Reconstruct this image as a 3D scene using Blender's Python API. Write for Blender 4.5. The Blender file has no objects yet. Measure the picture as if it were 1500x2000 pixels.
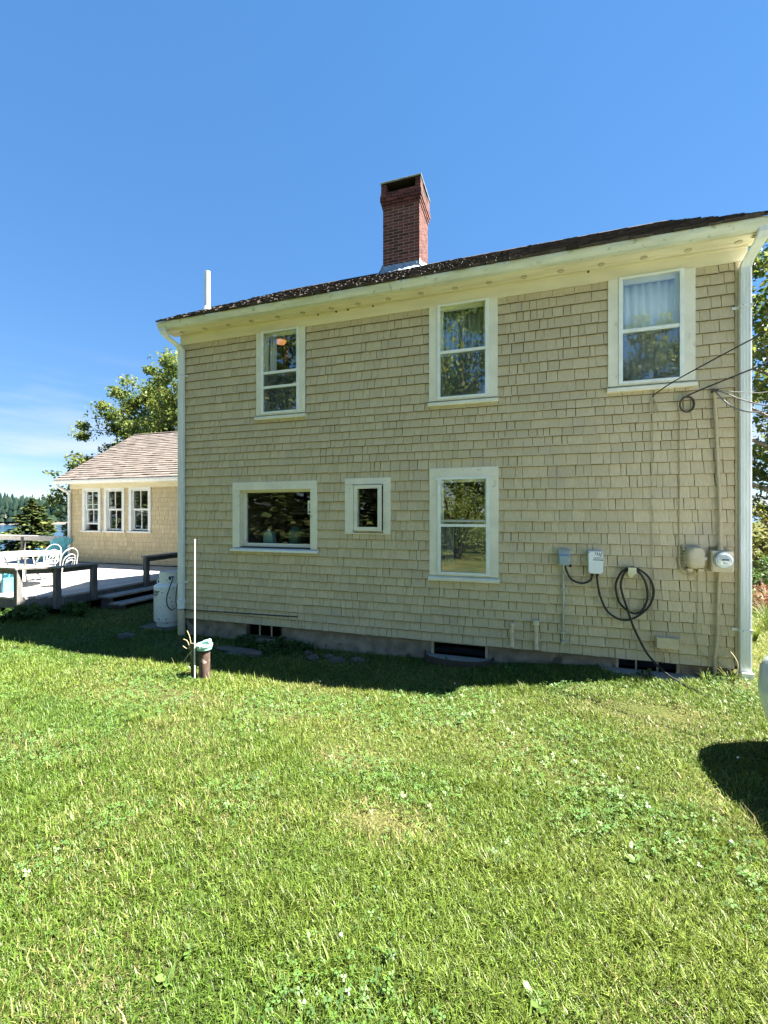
import bpy, math, random
import numpy as np
from mathutils import Matrix, Vector
random.seed(7); RNG = np.random.default_rng(7)
R = math.radians
scene = bpy.context.scene

# ------------------------------------------------------------------ camera, sky, sun, exposure
cam_d = bpy.data.cameras.new('camera'); cam = bpy.data.objects.new('camera', cam_d)
scene.collection.objects.link(cam); scene.camera = cam
cam.location = (0, 0, 1.65); cam.rotation_euler = (R(90), 0, R(18.4))
cam_d.sensor_fit = 'AUTO'; cam_d.sensor_width = 36; cam_d.lens = 855/2000*36
cam_d.shift_y = 0.0015; cam_d.clip_start = 0.05; cam_d.clip_end = 6000

SUN = Vector((0.65, 0.185, 1.0)).normalized()           # direction towards the sun
sun_el = math.asin(SUN.z); sun_az = math.atan2(SUN.x, SUN.y)   # azimuth clockwise from +Y
world = bpy.data.worlds.new('World'); scene.world = world; world.use_nodes = True
wn, wl = world.node_tree.nodes, world.node_tree.links
wn.clear()
wo = wn.new('ShaderNodeOutputWorld'); bg = wn.new('ShaderNodeBackground'); bg.inputs[1].default_value = 0.086
sky = wn.new('ShaderNodeTexSky'); sky.sky_type = 'NISHITA'; sky.sun_disc = False
sky.sun_elevation = sun_el; sky.sun_rotation = sun_az
sky.air_density = 0.65; sky.dust_density = 0.0; sky.ozone_density = 2.5
# thin cirrus low over the horizon
tc = wn.new('ShaderNodeTexCoord'); mp = wn.new('ShaderNodeMapping'); mp.inputs['Scale'].default_value = (1.6, 1.6, 11.0)
mp.inputs['Rotation'].default_value = (R(7), R(5), 0)
nz = wn.new('ShaderNodeTexNoise'); nz.inputs['Scale'].default_value = 1.7; nz.inputs['Detail'].default_value = 5; nz.inputs['Roughness'].default_value = .5
rp = wn.new('ShaderNodeMapRange'); rp.inputs[1].default_value = .42; rp.inputs[2].default_value = .66
sx = wn.new('ShaderNodeSeparateXYZ')
lo = wn.new('ShaderNodeMapRange'); lo.inputs[1].default_value = .30; lo.inputs[2].default_value = .10
mu = wn.new('ShaderNodeMath'); mu.operation = 'MULTIPLY'
mu2 = wn.new('ShaderNodeMath'); mu2.operation = 'MULTIPLY'; mu2.inputs[1].default_value = .75
mx = wn.new('ShaderNodeMixRGB'); mx.inputs[2].default_value = (1.7, 1.82, 1.95, 1)
wl.new(tc.outputs['Generated'], mp.inputs[0]); wl.new(mp.outputs[0], nz.inputs['Vector']); wl.new(nz.outputs[0], rp.inputs[0])
wl.new(tc.outputs['Generated'], sx.inputs[0]); wl.new(sx.outputs[2], lo.inputs[0])
wl.new(rp.outputs[0], mu.inputs[0]); wl.new(lo.outputs[0], mu.inputs[1]); wl.new(mu.outputs[0], mu2.inputs[0])
wl.new(mu2.outputs[0], mx.inputs[0]); hs = wn.new('ShaderNodeHueSaturation'); hs.inputs['Saturation'].default_value = 2.03; hs.inputs['Hue'].default_value = .508; gm = wn.new('ShaderNodeGamma'); gm.inputs[1].default_value = .42; wl.new(sky.outputs[0], gm.inputs[0]); wl.new(gm.outputs[0], hs.inputs['Color']); wl.new(hs.outputs[0], mx.inputs[1])
wl.new(mx.outputs[0], bg.inputs[0]); wl.new(bg.outputs[0], wo.inputs[0])

sl = bpy.data.lights.new('sun', 'SUN'); sl.energy = 5.0; sl.angle = R(0.53); sl.color = (1, .95, .86)
so = bpy.data.objects.new('sun', sl); scene.collection.objects.link(so)
so.rotation_euler = SUN.to_track_quat('Z', 'Y').to_euler(); so.location = (20, 6, 30)
vs = scene.view_settings; vs.view_transform = 'Standard'; vs.look = 'None'; vs.gamma = 1; vs.exposure = 2.75
vs.use_curve_mapping = False
scene.cycles.max_bounces = 8; scene.cycles.transparent_max_bounces = 16

# ------------------------------------------------------------------ materials
MATS = {}
def nodes(name):
    m = bpy.data.materials.new(name); m.use_nodes = True; MATS[name] = m
    n = m.node_tree.nodes; b = n['Principled BSDF']
    return m, n, m.node_tree.links, b
def rgb(c): return (c[0], c[1], c[2], 1)
def mat(name, col, rough=.7, col2=None, scale=6, stretch=(1,1,1), detail=5, bump=0, bscale=None, metal=0, island=0, spec=.4, lo=.35, hi=.65, spots=None):
    """paint / wood / stone: noise mixes two tints, optional per-piece tint, relief and spots of wear"""
    m, n, l, b = nodes(name)
    b.inputs['Roughness'].default_value = rough; b.inputs['Metallic'].default_value = metal
    b.inputs['Specular IOR Level'].default_value = spec
    tc = n.new('ShaderNodeTexCoord'); mp = n.new('ShaderNodeMapping'); mp.inputs['Scale'].default_value = stretch
    l.new(tc.outputs['Object'], mp.inputs[0])
    nz = n.new('ShaderNodeTexNoise'); nz.inputs['Scale'].default_value = scale; nz.inputs['Detail'].default_value = detail
    l.new(mp.outputs[0], nz.inputs['Vector'])
    rp = n.new('ShaderNodeMapRange'); rp.inputs[1].default_value = lo; rp.inputs[2].default_value = hi
    l.new(nz.outputs[0], rp.inputs[0])
    mx = n.new('ShaderNodeMixRGB'); mx.inputs[1].default_value = rgb(col)
    mx.inputs[2].default_value = rgb(col2 if col2 else tuple(c*.82 for c in col))
    l.new(rp.outputs[0], mx.inputs[0]); out = mx.outputs[0]
    for sc, th, wd, scol in (spots if isinstance(spots, list) else [spots] if spots else []):
        n2 = n.new('ShaderNodeTexNoise'); n2.inputs['Scale'].default_value = sc; n2.inputs['Detail'].default_value = 3
        l.new(tc.outputs['Object'], n2.inputs['Vector'])
        r2 = n.new('ShaderNodeMapRange'); r2.inputs[1].default_value = th; r2.inputs[2].default_value = th+wd
        l.new(n2.outputs[0], r2.inputs[0])
        m2 = n.new('ShaderNodeMixRGB'); m2.inputs[2].default_value = rgb(scol)
        l.new(r2.outputs[0], m2.inputs[0]); l.new(out, m2.inputs[1]); out = m2.outputs[0]
    if island:
        gi = n.new('ShaderNodeNewGeometry'); oi = n.new('ShaderNodeObjectInfo')
        ad = n.new('ShaderNodeMath'); ad.operation = 'ADD'; fr = n.new('ShaderNodeMath'); fr.operation = 'FRACT'
        l.new(gi.outputs['Random Per Island'], ad.inputs[0]); l.new(oi.outputs['Random'], ad.inputs[1]); l.new(ad.outputs[0], fr.inputs[0])
        r3 = n.new('ShaderNodeMapRange'); r3.inputs[3].default_value = 1-island; r3.inputs[4].default_value = 1+island
        l.new(fr.outputs[0], r3.inputs[0])
        hs = n.new('ShaderNodeHueSaturation'); l.new(r3.outputs[0], hs.inputs['Value']); l.new(out, hs.inputs['Color']); out = hs.outputs[0]
    l.new(out, b.inputs['Base Color'])
    if bump:
        bm_ = n.new('ShaderNodeBump'); bm_.inputs['Strength'].default_value = bump; bm_.inputs['Distance'].default_value = .01
        if bscale:
            n4 = n.new('ShaderNodeTexNoise'); n4.inputs['Scale'].default_value = bscale; n4.inputs['Detail'].default_value = 6
            l.new(mp.outputs[0], n4.inputs['Vector']); l.new(n4.outputs[0], bm_.inputs['Height'])
        else: l.new(nz.outputs[0], bm_.inputs['Height'])
        l.new(bm_.outputs[0], b.inputs['Normal'])
    return m

mat('shingle', (.60,.505,.32), .75, (.51,.43,.27), 30, (3,3,.35), bump=.35, bscale=30, island=.075, spots=[(2.6,.55,.2,(.50,.425,.30)), (34,.745,.03,(.22,.17,.10))])
mat('wing_shingle', (.60,.505,.31), .75, (.50,.42,.255), 20, (3,3,.35), bump=.3, island=.09)
mat('butt_shade', (.20,.165,.10), .9, (.11,.09,.055), 40)  # dark tone of the painted shadow line along the shingle butts
mat('sheathing', (.07,.055,.035), .9)
mat('trim', (.80,.77,.64), .55, (.70,.67,.55), 5, bump=.12, bscale=60, spots=[(7,.68,.06,(.58,.55,.44)), (26,.73,.03,(.36,.31,.22))])
mat('cream', (.76,.71,.52), .55, (.66,.61,.44), 2.5, (1,4,4), bump=.1, bscale=40, spots=(5,.72,.08,(.52,.48,.30)))
mat('white_paint', (.80,.82,.80), .45, (.70,.73,.70), 6, bump=.05)
mat('storm_frame', (.82,.85,.82), .4, (.72,.76,.73), 9)
mat('gutter', (.68,.70,.60), .45, (.54,.57,.47), 3, (1,3,6), spots=(14,.62,.1,(.36,.42,.34)))
mat('downspout', (.78,.80,.78), .4, (.68,.71,.69), 3, (6,6,1), spots=(22,.76,.03,(.25,.25,.22)))
mat('roof_shingle', (.065,.052,.045), .95, (.032,.027,.025), 14, bump=.6, bscale=40, island=.5, spots=(6,.58,.12,(.075,.064,.057)))
mat('wing_roof', (.16,.135,.118), .95, (.11,.092,.08), 30, bump=.4, bscale=90, island=.2)
mat('brick', (.155,.050,.038), .9, (.085,.033,.028), 30, bump=.5, bscale=60, island=.45)
mat('mortar', (.40,.30,.25), .95, (.30,.23,.19), 30, bump=.5)
mat('lead', (.36,.42,.48), .5, (.22,.27,.32), 5, (6,6,1), metal=.2, bump=.2)
mat('cap_stone', (.30,.33,.29), .9, (.18,.20,.17), 9, bump=.4)
mat('vent_louver', (.46,.41,.26), .7, (.36,.32,.2))
mat('flue_dark', (.02,.016,.014), 1)
mat('concrete', (.36,.305,.235), .95, (.21,.175,.135), 7, bump=1.0, bscale=14, spots=(5.2,.60,.08,(.12,.10,.075)))
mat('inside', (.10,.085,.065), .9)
mat('curtain', (.86,.87,.88), .9, (.76,.78,.80), 12, (6,6,.2), bump=.3)
mat('drape', (.34,.40,.37), .9, (.24,.29,.27), 10, (6,6,.3), bump=.3)
mat('black', (.012,.012,.013), .45, (.02,.02,.02))
mat('rubber', (.014,.014,.015), .5, (.025,.025,.025))
mat('iron', (.05,.045,.04), .6, (.09,.06,.04), 30)
mat('grey_box', (.34,.42,.45), .45, (.28,.35,.38), 8)
mat('galv', (.45,.49,.50), .4, (.34,.38,.39), 18, metal=.5)
mat('charger_white', (.82,.86,.88), .4, (.76,.80,.82))
mat('ink', (.02,.03,.04), .6)
mat('beige_box', (.60,.51,.35), .55, (.52,.44,.30), 12, bump=.1, spots=(18,.72,.05,(.30,.26,.19)))
mat('paint_pipe', (.54,.45,.29), .6, (.44,.37,.24), 20, spots=(30,.68,.05,(.30,.24,.16)))
mat('pipe_cream', (.74,.64,.45), .55, (.62,.53,.37), 20, spots=(30,.66,.05,(.40,.30,.18)))
mat('cream_plastic', (.72,.70,.45), .45)
mat('tank_white', (.84,.86,.83), .45, (.76,.79,.76), 4, bump=.05, spots=(26,.665,.02,(.05,.09,.08)))
mat('rust', (.12,.075,.055), .85, (.06,.042,.035), 16, (2,2,.5), bump=.6, spots=(11,.6,.05,(.38,.30,.26)))
mat('teal_cap', (.35,.62,.55), .5, (.24,.48,.42), 20, spots=(16,.58,.05,(.62,.60,.50)))
mat('dead_wood', (.13,.11,.07), .95, (.07,.06,.04), 30, (4,4,.5), bump=.6)
mat('straw', (.50,.42,.24), .9)
mat('white_rod', (.80,.80,.74), .5, (.66,.64,.55), 9)
mat('deck_wood', (.42,.40,.37), .85, (.30,.285,.26), 5, (9,.5,9), bump=.4, island=.14)
mat('post_wood', (.165,.16,.15), .9, (.10,.096,.09), 7, (6,6,.6), bump=.5, island=.15)
mat('rail_wood', (.34,.32,.29), .9, (.22,.205,.185), 7, (2,2,2), bump=.4)
mat('pale_wood', (.58,.57,.54), .85, (.44,.43,.41), 7, (.5,5,5), bump=.3)
mat('chair_white', (.80,.80,.78), .4)
mat('turquoise', (.13,.48,.60), .5, (.10,.40,.52), 6)
mat('stone', (.13,.115,.095), .95, (.075,.068,.056), 8, bump=.7)
mat('bark', (.13,.105,.08), .95, (.07,.055,.045), 12, (4,4,1), bump=.9)
mat('pale_bark', (.30,.27,.23), .95, (.16,.14,.12), 9, (3,3,1), bump=.7)
mat('car_paint', (.72,.76,.80), .22, (.70,.74,.78), 2, spec=.6)
mat('car_trim', (.015,.016,.018), .4)
mat('rim', (.45,.46,.48), .3, metal=.8)
mat('bottle', (.22,.36,.30), .35, (.17,.29,.24))
mat('green_glass', (.045,.10,.065), .4, (.03,.07,.045), 30, bump=.5)
mat('dial', (.74,.76,.75), .4, (.6,.62,.62), 25)
mat('wire_grey', (.26,.255,.24), .7, (.18,.175,.165), 30)
mat('wasp_mud', (.10,.07,.045), .95)
mat('gravel', (.34,.32,.28), .95, (.16,.15,.13), 60, bump=.8)
mat('dirt_wear', (.12,.09,.055), .95, (.08,.06,.04), 20, bump=.6)

def mat_glass(name, ior=1.75, tint=.92, gain=1.0):
    m, n, l, b = nodes(name); n.remove(b)
    o = n['Material Output']; t = n.new('ShaderNodeBsdfTransparent'); t.inputs[0].default_value = (tint*.97, tint, tint*.98, 1)
    g = n.new('ShaderNodeBsdfGlossy'); g.inputs['Roughness'].default_value = .004; g.inputs[0].default_value = (gain, gain, gain, 1)
    f = n.new('ShaderNodeFresnel'); ge = n.new('ShaderNodeNewGeometry'); mi = n.new('ShaderNodeMapRange')
    mi.inputs[3].default_value = ior; mi.inputs[4].default_value = 1/ior        # thin pane: same reflectance from either side
    l.new(ge.outputs['Backfacing'], mi.inputs[0]); l.new(mi.outputs[0], f.inputs[0])
    ns = n.new('ShaderNodeTexNoise'); ns.inputs['Scale'].default_value = 2.2; ns.inputs['Detail'].default_value = 1
    tcn = n.new('ShaderNodeTexCoord'); l.new(tcn.outputs['Object'], ns.inputs['Vector'])
    bp = n.new('ShaderNodeBump'); bp.inputs['Strength'].default_value = .05; bp.inputs['Distance'].default_value = .02
    l.new(ns.outputs[0], bp.inputs['Height']); l.new(bp.outputs[0], g.inputs['Normal'])
    x = n.new('ShaderNodeMixShader'); l.new(f.outputs[0], x.inputs[0]); l.new(t.outputs[0], x.inputs[1]); l.new(g.outputs[0], x.inputs[2])
    l.new(x.outputs[0], o.inputs['Surface'])
mat_glass('glass', 2.05, .985); mat_glass('plain_glass', 1.55, .985); mat_glass('dark_glass', 1.7, .18); mat_glass('meter_glass', 1.5, .95)
def mat_screen():
    m, n, l, b = nodes('screen'); o = n['Material Output']
    b.inputs['Base Color'].default_value = (.10,.11,.12,1); b.inputs['Roughness'].default_value = .7
    t = n.new('ShaderNodeBsdfTransparent'); x = n.new('ShaderNodeMixShader'); x.inputs[0].default_value = .38
    l.new(t.outputs[0], x.inputs[1]); l.new(b.outputs[0], x.inputs[2]); l.new(x.outputs[0], o.inputs['Surface'])
mat_screen()
def mat_emit(name, col, s):
    m, n, l, b = nodes(name); b.inputs['Emission Color'].default_value = rgb(col); b.inputs['Emission Strength'].default_value = s
    b.inputs['Base Color'].default_value = rgb(col)
mat_emit('lamp_glow', (1,.42,.12), .13)
def mat_leaf(name, c1, c2, c3, trans=.35, rough=.55, scale=1.2, attr=False, spec=.35):
    """leaf faces: tint by clump noise and per leaf, some light passes through"""
    m, n, l, b = nodes(name); o = n['Material Output']
    b.inputs['Roughness'].default_value = rough; b.inputs['Specular IOR Level'].default_value = spec
    if attr:
        a = n.new('ShaderNodeAttribute'); a.attribute_name = 'tint'; col = a.outputs['Color']
    else:
        tc = n.new('ShaderNodeTexCoord'); nz = n.new('ShaderNodeTexNoise'); nz.inputs['Scale'].default_value = scale
        l.new(tc.outputs['Object'], nz.inputs['Vector'])
        cr = n.new('ShaderNodeValToRGB'); e = cr.color_ramp.elements
        e[0].position = .32; e[0].color = rgb(c1); e[1].position = .68; e[1].color = rgb(c3)
        k = e.new(.5); k.color = rgb(c2)
        gi = n.new('ShaderNodeNewGeometry'); mr = n.new('ShaderNodeMapRange'); mr.inputs[3].default_value = -.22; mr.inputs[4].default_value = .22
        l.new(gi.outputs['Random Per Island'], mr.inputs[0])
        ad = n.new('ShaderNodeMath'); ad.operation = 'ADD'; l.new(nz.outputs[0], ad.inputs[0]); l.new(mr.outputs[0], ad.inputs[1])
        l.new(ad.outputs[0], cr.inputs[0]); col = cr.outputs[0]
    l.new(col, b.inputs['Base Color'])
    tr = n.new('ShaderNodeBsdfTranslucent'); l.new(col, tr.inputs[0])
    x = n.new('ShaderNodeMixShader'); x.inputs[0].default_value = trans
    l.new(b.outputs[0], x.inputs[1]); l.new(tr.outputs[0], x.inputs[2]); l.new(x.outputs[0], o.inputs['Surface'])
mat_leaf('leaf_oak', (.045,.08,.018), (.10,.14,.03), (.18,.20,.05), .42)
mat_leaf('leaf_light', (.06,.105,.02), (.125,.18,.034), (.22,.245,.055), .48)
mat_leaf('leaf_shrub', (.03,.07,.015), (.06,.12,.025), (.10,.17,.035), .35, scale=4)
mat_leaf('leaf_gold', (.12,.14,.03), (.22,.23,.045), (.30,.27,.06), .4, scale=3)
mat_leaf('leaf_red', (.16,.07,.05), (.26,.12,.09), (.30,.20,.12), .35, scale=5)
mat_leaf('needle', (.03,.055,.02), (.06,.09,.028), (.13,.15,.045), .2, .8, scale=.8, spec=.1)
mat_leaf('needle_far', (.008,.018,.016), (.014,.026,.02), (.022,.036,.024), .05, .9, scale=.02, spec=0)
mat_leaf('grass', None, None, None, .32, .46, attr=True)

def mat_ground():
    m, n, l, b = nodes('lawn_soil'); b.inputs['Roughness'].default_value = 1; b.inputs['Specular IOR Level'].default_value = .1
    tc = n.new('ShaderNodeTexCoord'); a = n.new('ShaderNodeTexNoise'); a.inputs['Scale'].default_value = 1.1; a.inputs['Detail'].default_value = 6
    c = n.new('ShaderNodeTexNoise'); c.inputs['Scale'].default_value = 45; c.inputs['Detail'].default_value = 4
    l.new(tc.outputs['Object'], a.inputs['Vector']); l.new(tc.outputs['Object'], c.inputs['Vector'])
    r = n.new('ShaderNodeValToRGB'); e = r.color_ramp.elements
    e[0].position = .36; e[0].color = (.05,.07,.016,1); e[1].position = .66; e[1].color = (.12,.115,.04,1)
    l.new(a.outputs[0], r.inputs[0])
    r2 = n.new('ShaderNodeMapRange'); r2.inputs[1].default_value = .3; r2.inputs[2].default_value = .7; r2.inputs[3].default_value = .45; r2.inputs[4].default_value = 1.25
    l.new(c.outputs[0], r2.inputs[0]); h = n.new('ShaderNodeHueSaturation'); l.new(r.outputs[0], h.inputs['Color']); l.new(r2.outputs[0], h.inputs['Value'])
    l.new(h.outputs[0], b.inputs['Base Color'])
    bp = n.new('ShaderNodeBump'); bp.inputs['Strength'].default_value = .8; bp.inputs['Distance'].default_value = .03; l.new(c.outputs[0], bp.inputs['Height']); l.new(bp.outputs[0], b.inputs['Normal'])
mat_ground()
def mat_water():
    m, n, l, b = nodes('sea'); b.inputs['Base Color'].default_value = (.02,.07,.13,1); b.inputs['Roughness'].default_value = .12
    tc = n.new('ShaderNodeTexCoord'); mp = n.new('ShaderNodeMapping'); mp.inputs['Scale'].default_value = (.5,1.2,1)
    nz = n.new('ShaderNodeTexNoise'); nz.inputs['Scale'].default_value = .8; nz.inputs['Detail'].default_value = 6
    l.new(tc.outputs['Object'], mp.inputs[0]); l.new(mp.outputs[0], nz.inputs['Vector'])
    bp = n.new('ShaderNodeBump'); bp.inputs['Strength'].default_value = .5; bp.inputs['Distance'].default_value = .35
    l.new(nz.outputs[0], bp.inputs['Height']); l.new(bp.outputs[0], b.inputs['Normal'])
mat_water()

# ------------------------------------------------------------------ mesh helpers
COL = scene.collection
class MB:
    """collects shapes in world coordinates; build() links them as one mesh object"""
    def __init__(s): s.v = []; s.f = []
    def add(s, vs, fs):
        o = len(s.v); s.v += [tuple(v) for v in vs]; s.f += [tuple(i+o for i in f) for f in fs]; return s
    def box(s, x0, x1, y0, y1, z0, z1):
        return s.add([(x0,y0,z0),(x1,y0,z0),(x1,y1,z0),(x0,y1,z0),(x0,y0,z1),(x1,y0,z1),(x1,y1,z1),(x0,y1,z1)],
                     [(0,3,2,1),(4,5,6,7),(0,1,5,4),(1,2,6,5),(2,3,7,6),(3,0,4,7)])
    def obox(s, c, ax, h):
        """oriented box: centre, three axes, half sizes"""
        c = Vector(c); A = [Vector(a).normalized()*k for a, k in zip(ax, h)]
        vs = [c+A[0]*i+A[1]*j+A[2]*k for k in (-1,1) for (i,j) in ((-1,-1),(1,-1),(1,1),(-1,1))]
        return s.add(vs, [(0,3,2,1),(4,5,6,7),(0,1,5,4),(1,2,6,5),(2,3,7,6),(3,0,4,7)])
    def bar(s, a, b, w, t, up=(0,0,1)):
        a, b = Vector(a), Vector(b); d = (b-a); x = d.normalized(); up = Vector(up)
        y = up.cross(x)
        if y.length < 1e-4: y = Vector((0,1,0)).cross(x)
        y.normalize(); z = x.cross(y)
        return s.obox((a+b)/2, (x,y,z), (d.length/2, w/2, t/2))
    def tube(s, pts, rad, n=10, cap=True, closed=False):
        pts = [Vector(p) for p in pts]; m = len(pts)
        rad = [rad]*m if not hasattr(rad, '__len__') else rad
        o = len(s.v); prev = None
        for i, p in enumerate(pts):
            a = pts[i-1] if (i or closed) else p; b = pts[(i+1) % m] if (i < m-1 or closed) else p
            d = (b-a).normalized()
            if prev is None:
                u = d.orthogonal().normalized()
            else:
                u = (prev - d*prev.dot(d)).normalized()
            prev = u; w = d.cross(u)
            for k in range(n):
                t = 2*math.pi*k/n; s.v.append(tuple(p+(u*math.cos(t)+w*math.sin(t))*rad[i]))
        rng = m if closed else m-1
        for i in range(rng):
            for k in range(n):
                a = o+i*n+k; b = o+i*n+(k+1) % n; i2 = ((i+1) % m)
                s.f.append((a, b, o+i2*n+(k+1) % n, o+i2*n+k))
        if cap and not closed:
            s.f.append(tuple(o+k for k in reversed(range(n)))); s.f.append(tuple(o+(m-1)*n+k for k in range(n)))
        return s
    def lathe(s, prof, c, n=24, axis='z'):
        """prof: list of (radius, height); turned about an axis through c"""
        o = len(s.v); c = Vector(c)
        for r, h in prof:
            for k in range(n):
                t = 2*math.pi*k/n; a, b = r*math.cos(t), r*math.sin(t)
                q = {'z':(a,b,h), 'y':(a,-h,b), 'x':(h,a,b)}[axis]
                s.v.append(tuple(c+Vector(q)))
        for i in range(len(prof)-1):
            for k in range(n):
                s.f.append((o+i*n+k, o+i*n+(k+1) % n, o+(i+1)*n+(k+1) % n, o+(i+1)*n+k))
        s.f.append(tuple(o+k for k in reversed(range(n)))); s.f.append(tuple(o+(len(prof)-1)*n+k for k in range(n)))
        return s
    def prism(s, poly, a0, a1, axis='y'):
        """closed outline pushed from a0 to a1 along an axis; poly in the other two axes"""
        n = len(poly); o = len(s.v)
        for a in (a0, a1):
            for p, q in poly:
                s.v.append({'y':(p,a,q), 'x':(a,p,q), 'z':(p,q,a)}[axis])
        s.f.append(tuple(o+i for i in range(n))); s.f.append(tuple(o+n+i for i in reversed(range(n))))
        for i in range(n):
            j = (i+1) % n; s.f.append((o+i, o+n+i, o+n+j, o+j))
        return s
    def frame(s, x0, x1, z0, z1, w, y0, y1, ws=None):
        """rectangular frame in the xz plane: stiles full height, rails between"""
        wt, wb = ws if ws else (w, w)
        s.box(x0, x0+w, y0, y1, z0, z1); s.box(x1-w, x1, y0, y1, z0, z1)
        if wt: s.box(x0+w, x1-w, y0, y1, z1-wt, z1)
        if wb: s.box(x0+w, x1-w, y0, y1, z0, z0+wb)
        return s
    def build(s, name, m, parent=None, smooth=False, bevel=0):
        me = bpy.data.meshes.new(name); me.from_pydata(s.v, [], s.f); me.materials.append(MATS[m])
        return link(name, me, parent, smooth, bevel)
def fix_normals(me):
    import bmesh
    b = bmesh.new(); b.from_mesh(me); bmesh.ops.recalc_face_normals(b, faces=b.faces); b.to_mesh(me); b.free()
def link(name, me, parent=None, smooth=False, bevel=0, fix=True):
    if fix: fix_normals(me)
    if smooth:
        me.polygons.foreach_set('use_smooth', np.ones(len(me.polygons), bool))
        me.set_sharp_from_angle(angle=R(42))
    o = bpy.data.objects.new(name, me); COL.objects.link(o); adopt(o, parent)
    if bevel:
        b = o.modifiers.new('bevel', 'BEVEL'); b.width = bevel; b.segments = 2; b.limit_method = 'ANGLE'
    return o
def adopt(o, parent):
    if parent:
        o.parent = parent; o.matrix_parent_inverse = Matrix.Translation(-parent.location)
def thing(name, label, cat, loc, group=None):
    o = bpy.data.objects.new(name, None); o.empty_display_size = .1; COL.objects.link(o); o.location = loc
    return tag(o, label, cat, group)
def tag(o, label, cat=None, group=None, kind=None):
    if label: o['label'] = label
    if cat: o['category'] = cat
    if group: o['group'] = group
    if kind: o['kind'] = kind
    return o
def B(name, m, parent, *a, bevel=0): return MB().box(*a).build(name, m, parent, bevel=bevel)
def fast_mesh(name, V, F, m, parent=None, tint=None):
    """large mesh from arrays; F is a list of (n_faces, k) arrays"""
    me = bpy.data.meshes.new(name); me.vertices.add(len(V)); me.vertices.foreach_set('co', np.asarray(V, np.float32).ravel())
    li = np.concatenate([f.ravel() for f in F]).astype(np.int32); me.loops.add(len(li)); me.loops.foreach_set('vertex_index', li)
    cnt = np.concatenate([np.full(len(f), f.shape[1], np.int32) for f in F]); me.polygons.add(len(cnt))
    me.polygons.foreach_set('loop_start', np.concatenate([[0], np.cumsum(cnt)[:-1]]).astype(np.int32))
    me.polygons.foreach_set('loop_total', cnt); me.update(calc_edges=True); me.materials.append(MATS[m])
    if tint is not None:
        a = me.color_attributes.new('tint', 'FLOAT_COLOR', 'POINT'); a.data.foreach_set('color', np.c_[tint, np.ones(len(V))].astype(np.float32).ravel())
    return link(name, me, parent, fix=False)
def noise2(x, y, sc, seed):
    """smooth value noise in 0..1"""
    g = np.random.default_rng(seed).random((97, 97)); u, v = x/sc+50.3, y/sc+50.7
    i, j = np.floor(u).astype(int), np.floor(v).astype(int); fu, fv = u-i, v-j
    fu, fv = fu*fu*(3-2*fu), fv*fv*(3-2*fv)
    q = lambda a, b: g[a % 97, b % 97]
    return (q(i,j)*(1-fu)+q(i+1,j)*fu)*(1-fv)+(q(i,j+1)*(1-fu)+q(i+1,j+1)*fu)*fv
def sstep(a, b, x): t = np.clip((x-a)/(b-a), 0, 1); return t*t*(3-2*t)
def spline(pts, k=6):
    """Catmull-Rom through points"""
    P = [Vector(p) for p in pts]; P = [P[0]*2-P[1]]+P+[P[-1]*2-P[-2]]; out = []
    for i in range(1, len(P)-2):
        for j in range(k):
            t = j/k; a, b, c, d = P[i-1], P[i], P[i+1], P[i+2]
            out.append(.5*((2*b)+(c-a)*t+(2*a-5*b+4*c-d)*t*t+(3*b-a-3*c+d)*t**3))
    return out+[P[-2]]

# ------------------------------------------------------------------ terrain, water, far shore
def gz(x, y):
    """height of the lawn: sinks a little towards the left of the house, falls to the sea beyond the deck"""
    x = np.asarray(x, float); y = np.asarray(y, float)
    a = sstep(2.2, -2.2, x)*sstep(1.5, 5.0, y)
    s = (x+15.5)*(-.86)+(y-9)*.5
    return -.2*a - 8*sstep(0, 34, s) - 1.5*sstep(12, 60, np.hypot(x, y))*sstep(-1, 1, -s/40)*0 + .012*np.sin(x*2.1+y)*np.sin(y*1.7)
def axis_pts(lo, hi, f0, f1, step):
    c = np.arange(f0, f1+1e-6, step); left = [f0]; d = step
    while left[-1] > lo: d *= 1.35; left.append(left[-1]-d)
    right = [f1]; d = step
    while right[-1] < hi: d *= 1.35; right.append(right[-1]+d)
    return np.array(sorted(left[1:])+list(c)+right[1:])
gx, gy = axis_pts(-2600, 2600, -22, 8, .25), axis_pts(-2600, 2600, -2, 14, .25)
GX, GY = np.meshgrid(gx, gy); GZ = gz(GX, GY)
# hollows of the two window wells beside the foundation
for cx, hw in ((-.825, .34), (1.22, .36)):
    GZ -= .22*((np.abs(GX-cx) < hw) & (GY > 4.99) & (GY < 5.6))
nxv, nyv = len(gx), len(gy); I = np.arange(nxv*nyv).reshape(nyv, nxv)
ground = fast_mesh('ground', np.c_[GX.ravel(), GY.ravel(), GZ.ravel()], [np.stack([I[:-1,:-1], I[:-1,1:], I[1:,1:], I[1:,:-1]], -1).reshape(-1, 4)], 'lawn_soil')
tag(ground, None, kind='structure')
water = MB().add([(-3500,-1500,-4.6),(3500,-1500,-4.6),(3500,4500,-4.6),(-3500,4500,-4.6)], [(0,1,2,3)]).build('water', 'sea'); tag(water, None, kind='structure')
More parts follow.
